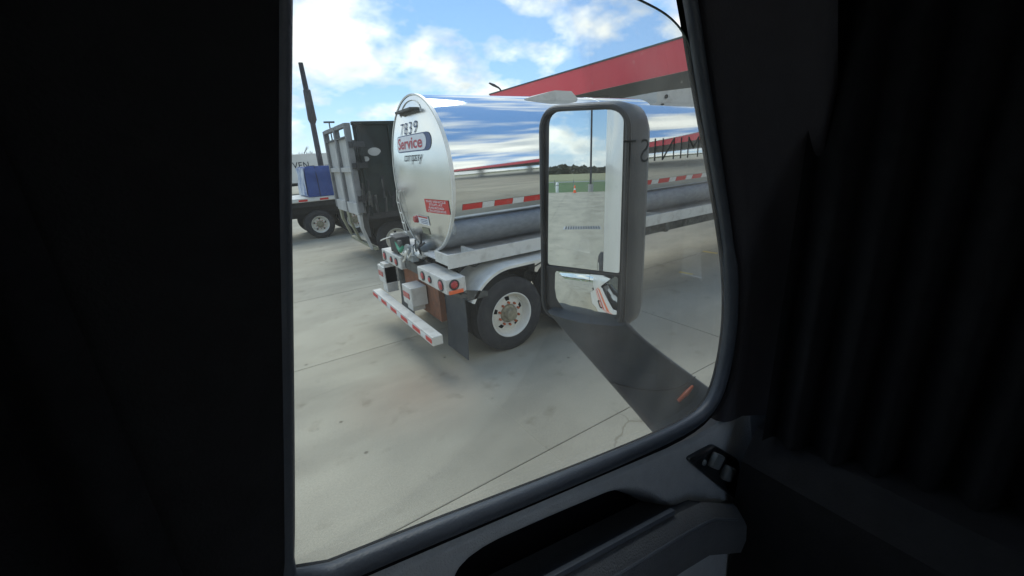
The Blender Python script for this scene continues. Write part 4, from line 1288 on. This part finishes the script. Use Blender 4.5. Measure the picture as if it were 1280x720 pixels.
# reflected lettering, put in as dark backwards letters on the outer face
text_on('reflected_lettering', 'MINIST', (0, 1, 0, 1), lambda u, v: Vector((.915 - u * (.915 - .665), YG + .0050, 2.566 + v * .046)), 'print_dark', pane, bold=-.012, space=1.25)

# --- door mirror
MP = Vector((.951, 1.009, 2.404)); MN = Vector((-.914, -.4045, .026)).normalized()
MU = Vector((.4046, -.9145, 0)).normalized(); MW = MU.cross(MN); MW = MW if MW.z > 0 else -MW
def mpt(u, w, d=0.0):
    return MP + MU * u + MW * w + MN * d
HOUS = round_poly([(-.163, .338), (.134, .319), (.133, -.388), (-.06, -.398), (-.174, -.385)], [.07, .075, .05, .05, .09], 7)
hc = Vector((-.02, -.03))
b = MB()
def hring(scale, d, du=0.0, dw=0.0):
    return [mpt(hc.x + (p.x - hc.x) * scale + du * (1 if p.x > hc.x else 0), hc.y + (p.y - hc.y) * scale + dw, d) for p in HOUS]
b.loft([hring(.955, -.002), hring(.955, .012), hring(.985, .016), hring(1.0, .006), hring(1.01, -.02, .012), hring(1.0, -.08, .026), hring(.95, -.13, .026), hring(.80, -.165, .02), hring(.45, -.18)])
mir = b.build('side_mirror', 'mirror_case', st, smooth=True, angle=50)
ABS['side_mirror'] = Vector((0, 0, 0))
b = MB()
b.tube([mpt(hc.x + (p.x - hc.x) * .965, hc.y + (p.y - hc.y) * .965, .010) for p in HOUS], .009, 8, closed=True); b.build('rim', 'mirror_rim', mir, smooth=True)
b = MB(); b.loft([hring(.95, -.001), hring(.94, .002)]); b.build('back_plate', 'mirror_rim', mir)
FLAT = round_poly([(-.1305, .3153), (.1127, .304), (.112, -.1934), (-.149, -.1873)], [.045, .045, .008, .012], 6)
b = MB(); b.loft([[mpt(p.x, p.y, .003) for p in FLAT], [mpt(p.x, p.y, .007) for p in FLAT]]); b.build('flat_glass', 'mirror', mir)
CONV = round_poly([(-.1205, -.208), (.1097, -.2044), (.1033, -.382), (-.1335, -.3674)], [.012, .012, .04, .055], 6)
cc = Vector((-.012, -.290))
RCV = .50
TILT = R_(9.0)      # the spotter glass looks further down and in
b = MB()
rings = []
nr = 10
for k in range(1, nr + 1):
    f = k / nr
    ring = []
    for p in CONV:
        q = cc + (p - cc) * f
        dd = q - cc
        sag = math.sqrt(RCV * RCV - dd.length_squared) - RCV
        ring.append(mpt(q.x, q.y, .020 + sag + math.tan(-TILT) * 0 - dd.y * math.tan(TILT) * -1 * .6 + dd.x * math.tan(R_(2.0))))
    rings.append(ring)
b.loft(rings, cap=False)
ctr = b.bm.verts.new(mpt(cc.x, cc.y, .020))
b.bm.verts.ensure_lookup_table()
fr_ = [v for v in b.bm.verts][:len(CONV)]
for i in range(len(CONV)):
    b.bm.faces.new((ctr, fr_[i], fr_[(i + 1) % len(CONV)]))
b.build('convex_glass', 'mirror', mir, smooth=True, angle=80)
b = MB(); b.loft([[mpt(p[0], p[1], .002) for p in ((-.150, -.189), (.116, -.195), (.115, -.203), (-.150, -.206))], [mpt(p[0], p[1], .013) for p in ((-.150, -.191), (.116, -.197), (.115, -.201), (-.150, -.204))]]); b.build('divider', 'mirror_rim', mir)
# broad arm down to the door
A0, A1 = Vector((.846, 1.118, 2.045)), Vector((.968, .862, 2.040))
B0, B1 = Vector((1.020, .700, 1.640)), Vector((1.300, .700, 1.735))
b = MB()
rings = []
for k in range(13):
    f = k / 12
    a = A0.lerp(B0, f); c = A1.lerp(B1, f)
    bow = math.sin(math.pi * f) * .012
    ax = (c - a).normalized()
    dirn = ((B0 + B1) - (A0 + A1)).normalized()
    nn = ax.cross(dirn).normalized()
    if nn.dot(Vector((0, 0, 2.6)) - a) < 0: nn = -nn
    a = a + nn * bow; c = c + nn * bow
    th = .045
    wdt = (c - a)
    sec = [a - nn * th + wdt * .05, a - nn * .022, a - nn * .010 + wdt * .015, a + wdt * .06 + nn * 0, a + wdt * .3 + nn * .012, a + wdt * .5 + nn * .016, a + wdt * .7 + nn * .012, a + wdt * .94, c - nn * .010 - wdt * .015, c - nn * .022, c - nn * th - wdt * .05]
    rings.append(sec)
b.loft(rings); b.build('mirror_arm', 'mirror_case', mir, smooth=True, angle=45)
# base cover seam and amber lamp at the foot of the arm
def armp(f, s_, up=.0):
    a = A0.lerp(B0, f); c = A1.lerp(B1, f)
    ax = (c - a).normalized(); dirn = ((B0 + B1) - (A0 + A1)).normalized()
    nn = ax.cross(dirn).normalized()
    if nn.dot(Vector((0, 0, 2.6)) - a) < 0: nn = -nn
    bow = math.sin(math.pi * f) * .012
    prof = .016 * math.sin(math.pi * max(0, min(1, s_))) 
    return a + (c - a) * s_ + nn * (bow + prof + up)
b = MB(); b.tube([armp(.52 + .20 * math.sin(math.pi * (s_ / 14) * .62), .01 + .98 * s_ / 14, .0005) for s_ in range(15)], .0016, 6); b.build('arm_seam', 'chassis', mir)
b = MB(); b.tube([armp(.80, .50, .003), armp(.785, .66, .005), armp(.765, .82, .003)], [.006, .0095, .005], 10); b.build('amber_lamp', 'lens_orange', mir, smooth=True)

# --- the rest of the truck outside
b = MB(); b.box(-3.6, -1.06, -1.83, YS, .95, 3.75, bev=.06); b.build('sleeper', 'white_paint', st, smooth=True, angle=30)
b = MB(); b.loft([[(-1.05, -1.75, 3.302), (-1.05, .60, 3.302), (-1.05, .55, 3.75), (-1.05, -1.70, 3.75)], [(.2, -1.7, 3.302), (.2, .55, 3.302), (.2, .5, 3.55), (.2, -1.65, 3.55)], [(.95, -1.6, 3.302), (.95, .45, 3.302), (.95, .42, 3.33), (.95, -1.55, 3.33)]]); b.build('roof_fairing', 'white_paint', st, smooth=True, angle=30)
b = MB()
b.loft([[(1.805, -1.55, .7), (1.805, .41, .7), (1.805, .41, 1.7), (1.805, .25, 1.95), (1.805, -1.39, 1.95), (1.805, -1.55, 1.7)],
        [(2.8, -1.5, .6), (2.8, .36, .6), (2.8, .36, 1.55), (2.8, .2, 1.82), (2.8, -1.34, 1.82), (2.8, -1.5, 1.55)],
        [(3.6, -1.35, .5), (3.6, .21, .5), (3.6, .21, 1.30), (3.6, .05, 1.50), (3.6, -1.19, 1.50), (3.6, -1.35, 1.30)],
        [(3.75, -1.2, .6), (3.75, .06, .6), (3.75, .06, 1.2), (3.75, -.05, 1.35), (3.75, -1.09, 1.35), (3.75, -1.2, 1.2)]])
b.build('hood', 'white_paint', st, smooth=True, angle=30)
for (yy, sd_) in ((.62, 1), (-1.76, -1)):
    b = MB()
    rings = []
    for k in range(13):
        a = R_(8) + (math.pi - R_(16)) * k / 12
        x_, z_ = 2.55 + .66 * math.cos(a), .53 + .64 * math.sin(a)
        rings.append([(x_, yy, z_), (x_, yy - sd_ * .40, z_), (2.55 + .62 * math.cos(a), yy - sd_ * .40, .53 + .60 * math.sin(a)), (2.55 + .62 * math.cos(a), yy, .53 + .60 * math.sin(a))])
    b.loft(rings); b.build('front_fender', 'white_paint', st, smooth=True, angle=40)
wt = build_wheel(st, 2.55, .60, side=1, rimmat='alu', detail=True, nut='chrome')
wheel_copy(wt, st, (-4.3, .66, .52)); wheel_copy(wt, st, (-5.6, .66, .52))
wt2 = build_wheel(st, 2.55, -1.74, side=-1, rimmat='alu', detail=False)
wheel_copy(wt2, st, (-4.3, -1.80, .52)); wheel_copy(wt2, st, (-5.6, -1.80, .52))
b = MB(); b.box(-6.3, 1.7, -1.0, -.85, .7, .95); b.box(-6.3, 1.7, -.30, -.15, .7, .95); b.build('chassis_rail', 'chassis', st)
b = MB(); b.box(-3.4, .9, .30, .67, .35, .92, bev=.06); b.build('side_fairing', 'white_paint', st)
b = MB(); b.box(-3.4, .9, -1.81, -1.44, .35, .92, bev=.06); b.build('side_fairing', 'white_paint', st)
b = MB(); b.box(3.4, 3.8, -1.6, .46, .32, .62, bev=.05); b.build('front_bumper', 'white_paint', st)
b = MB(); b.tube([(.10, .70, 1.55), (.10, .735, 1.55), (-.07, .735, 1.565), (-.07, .70, 1.565)], .012, 8); b.build('door_handle', 'trim_dark', st)
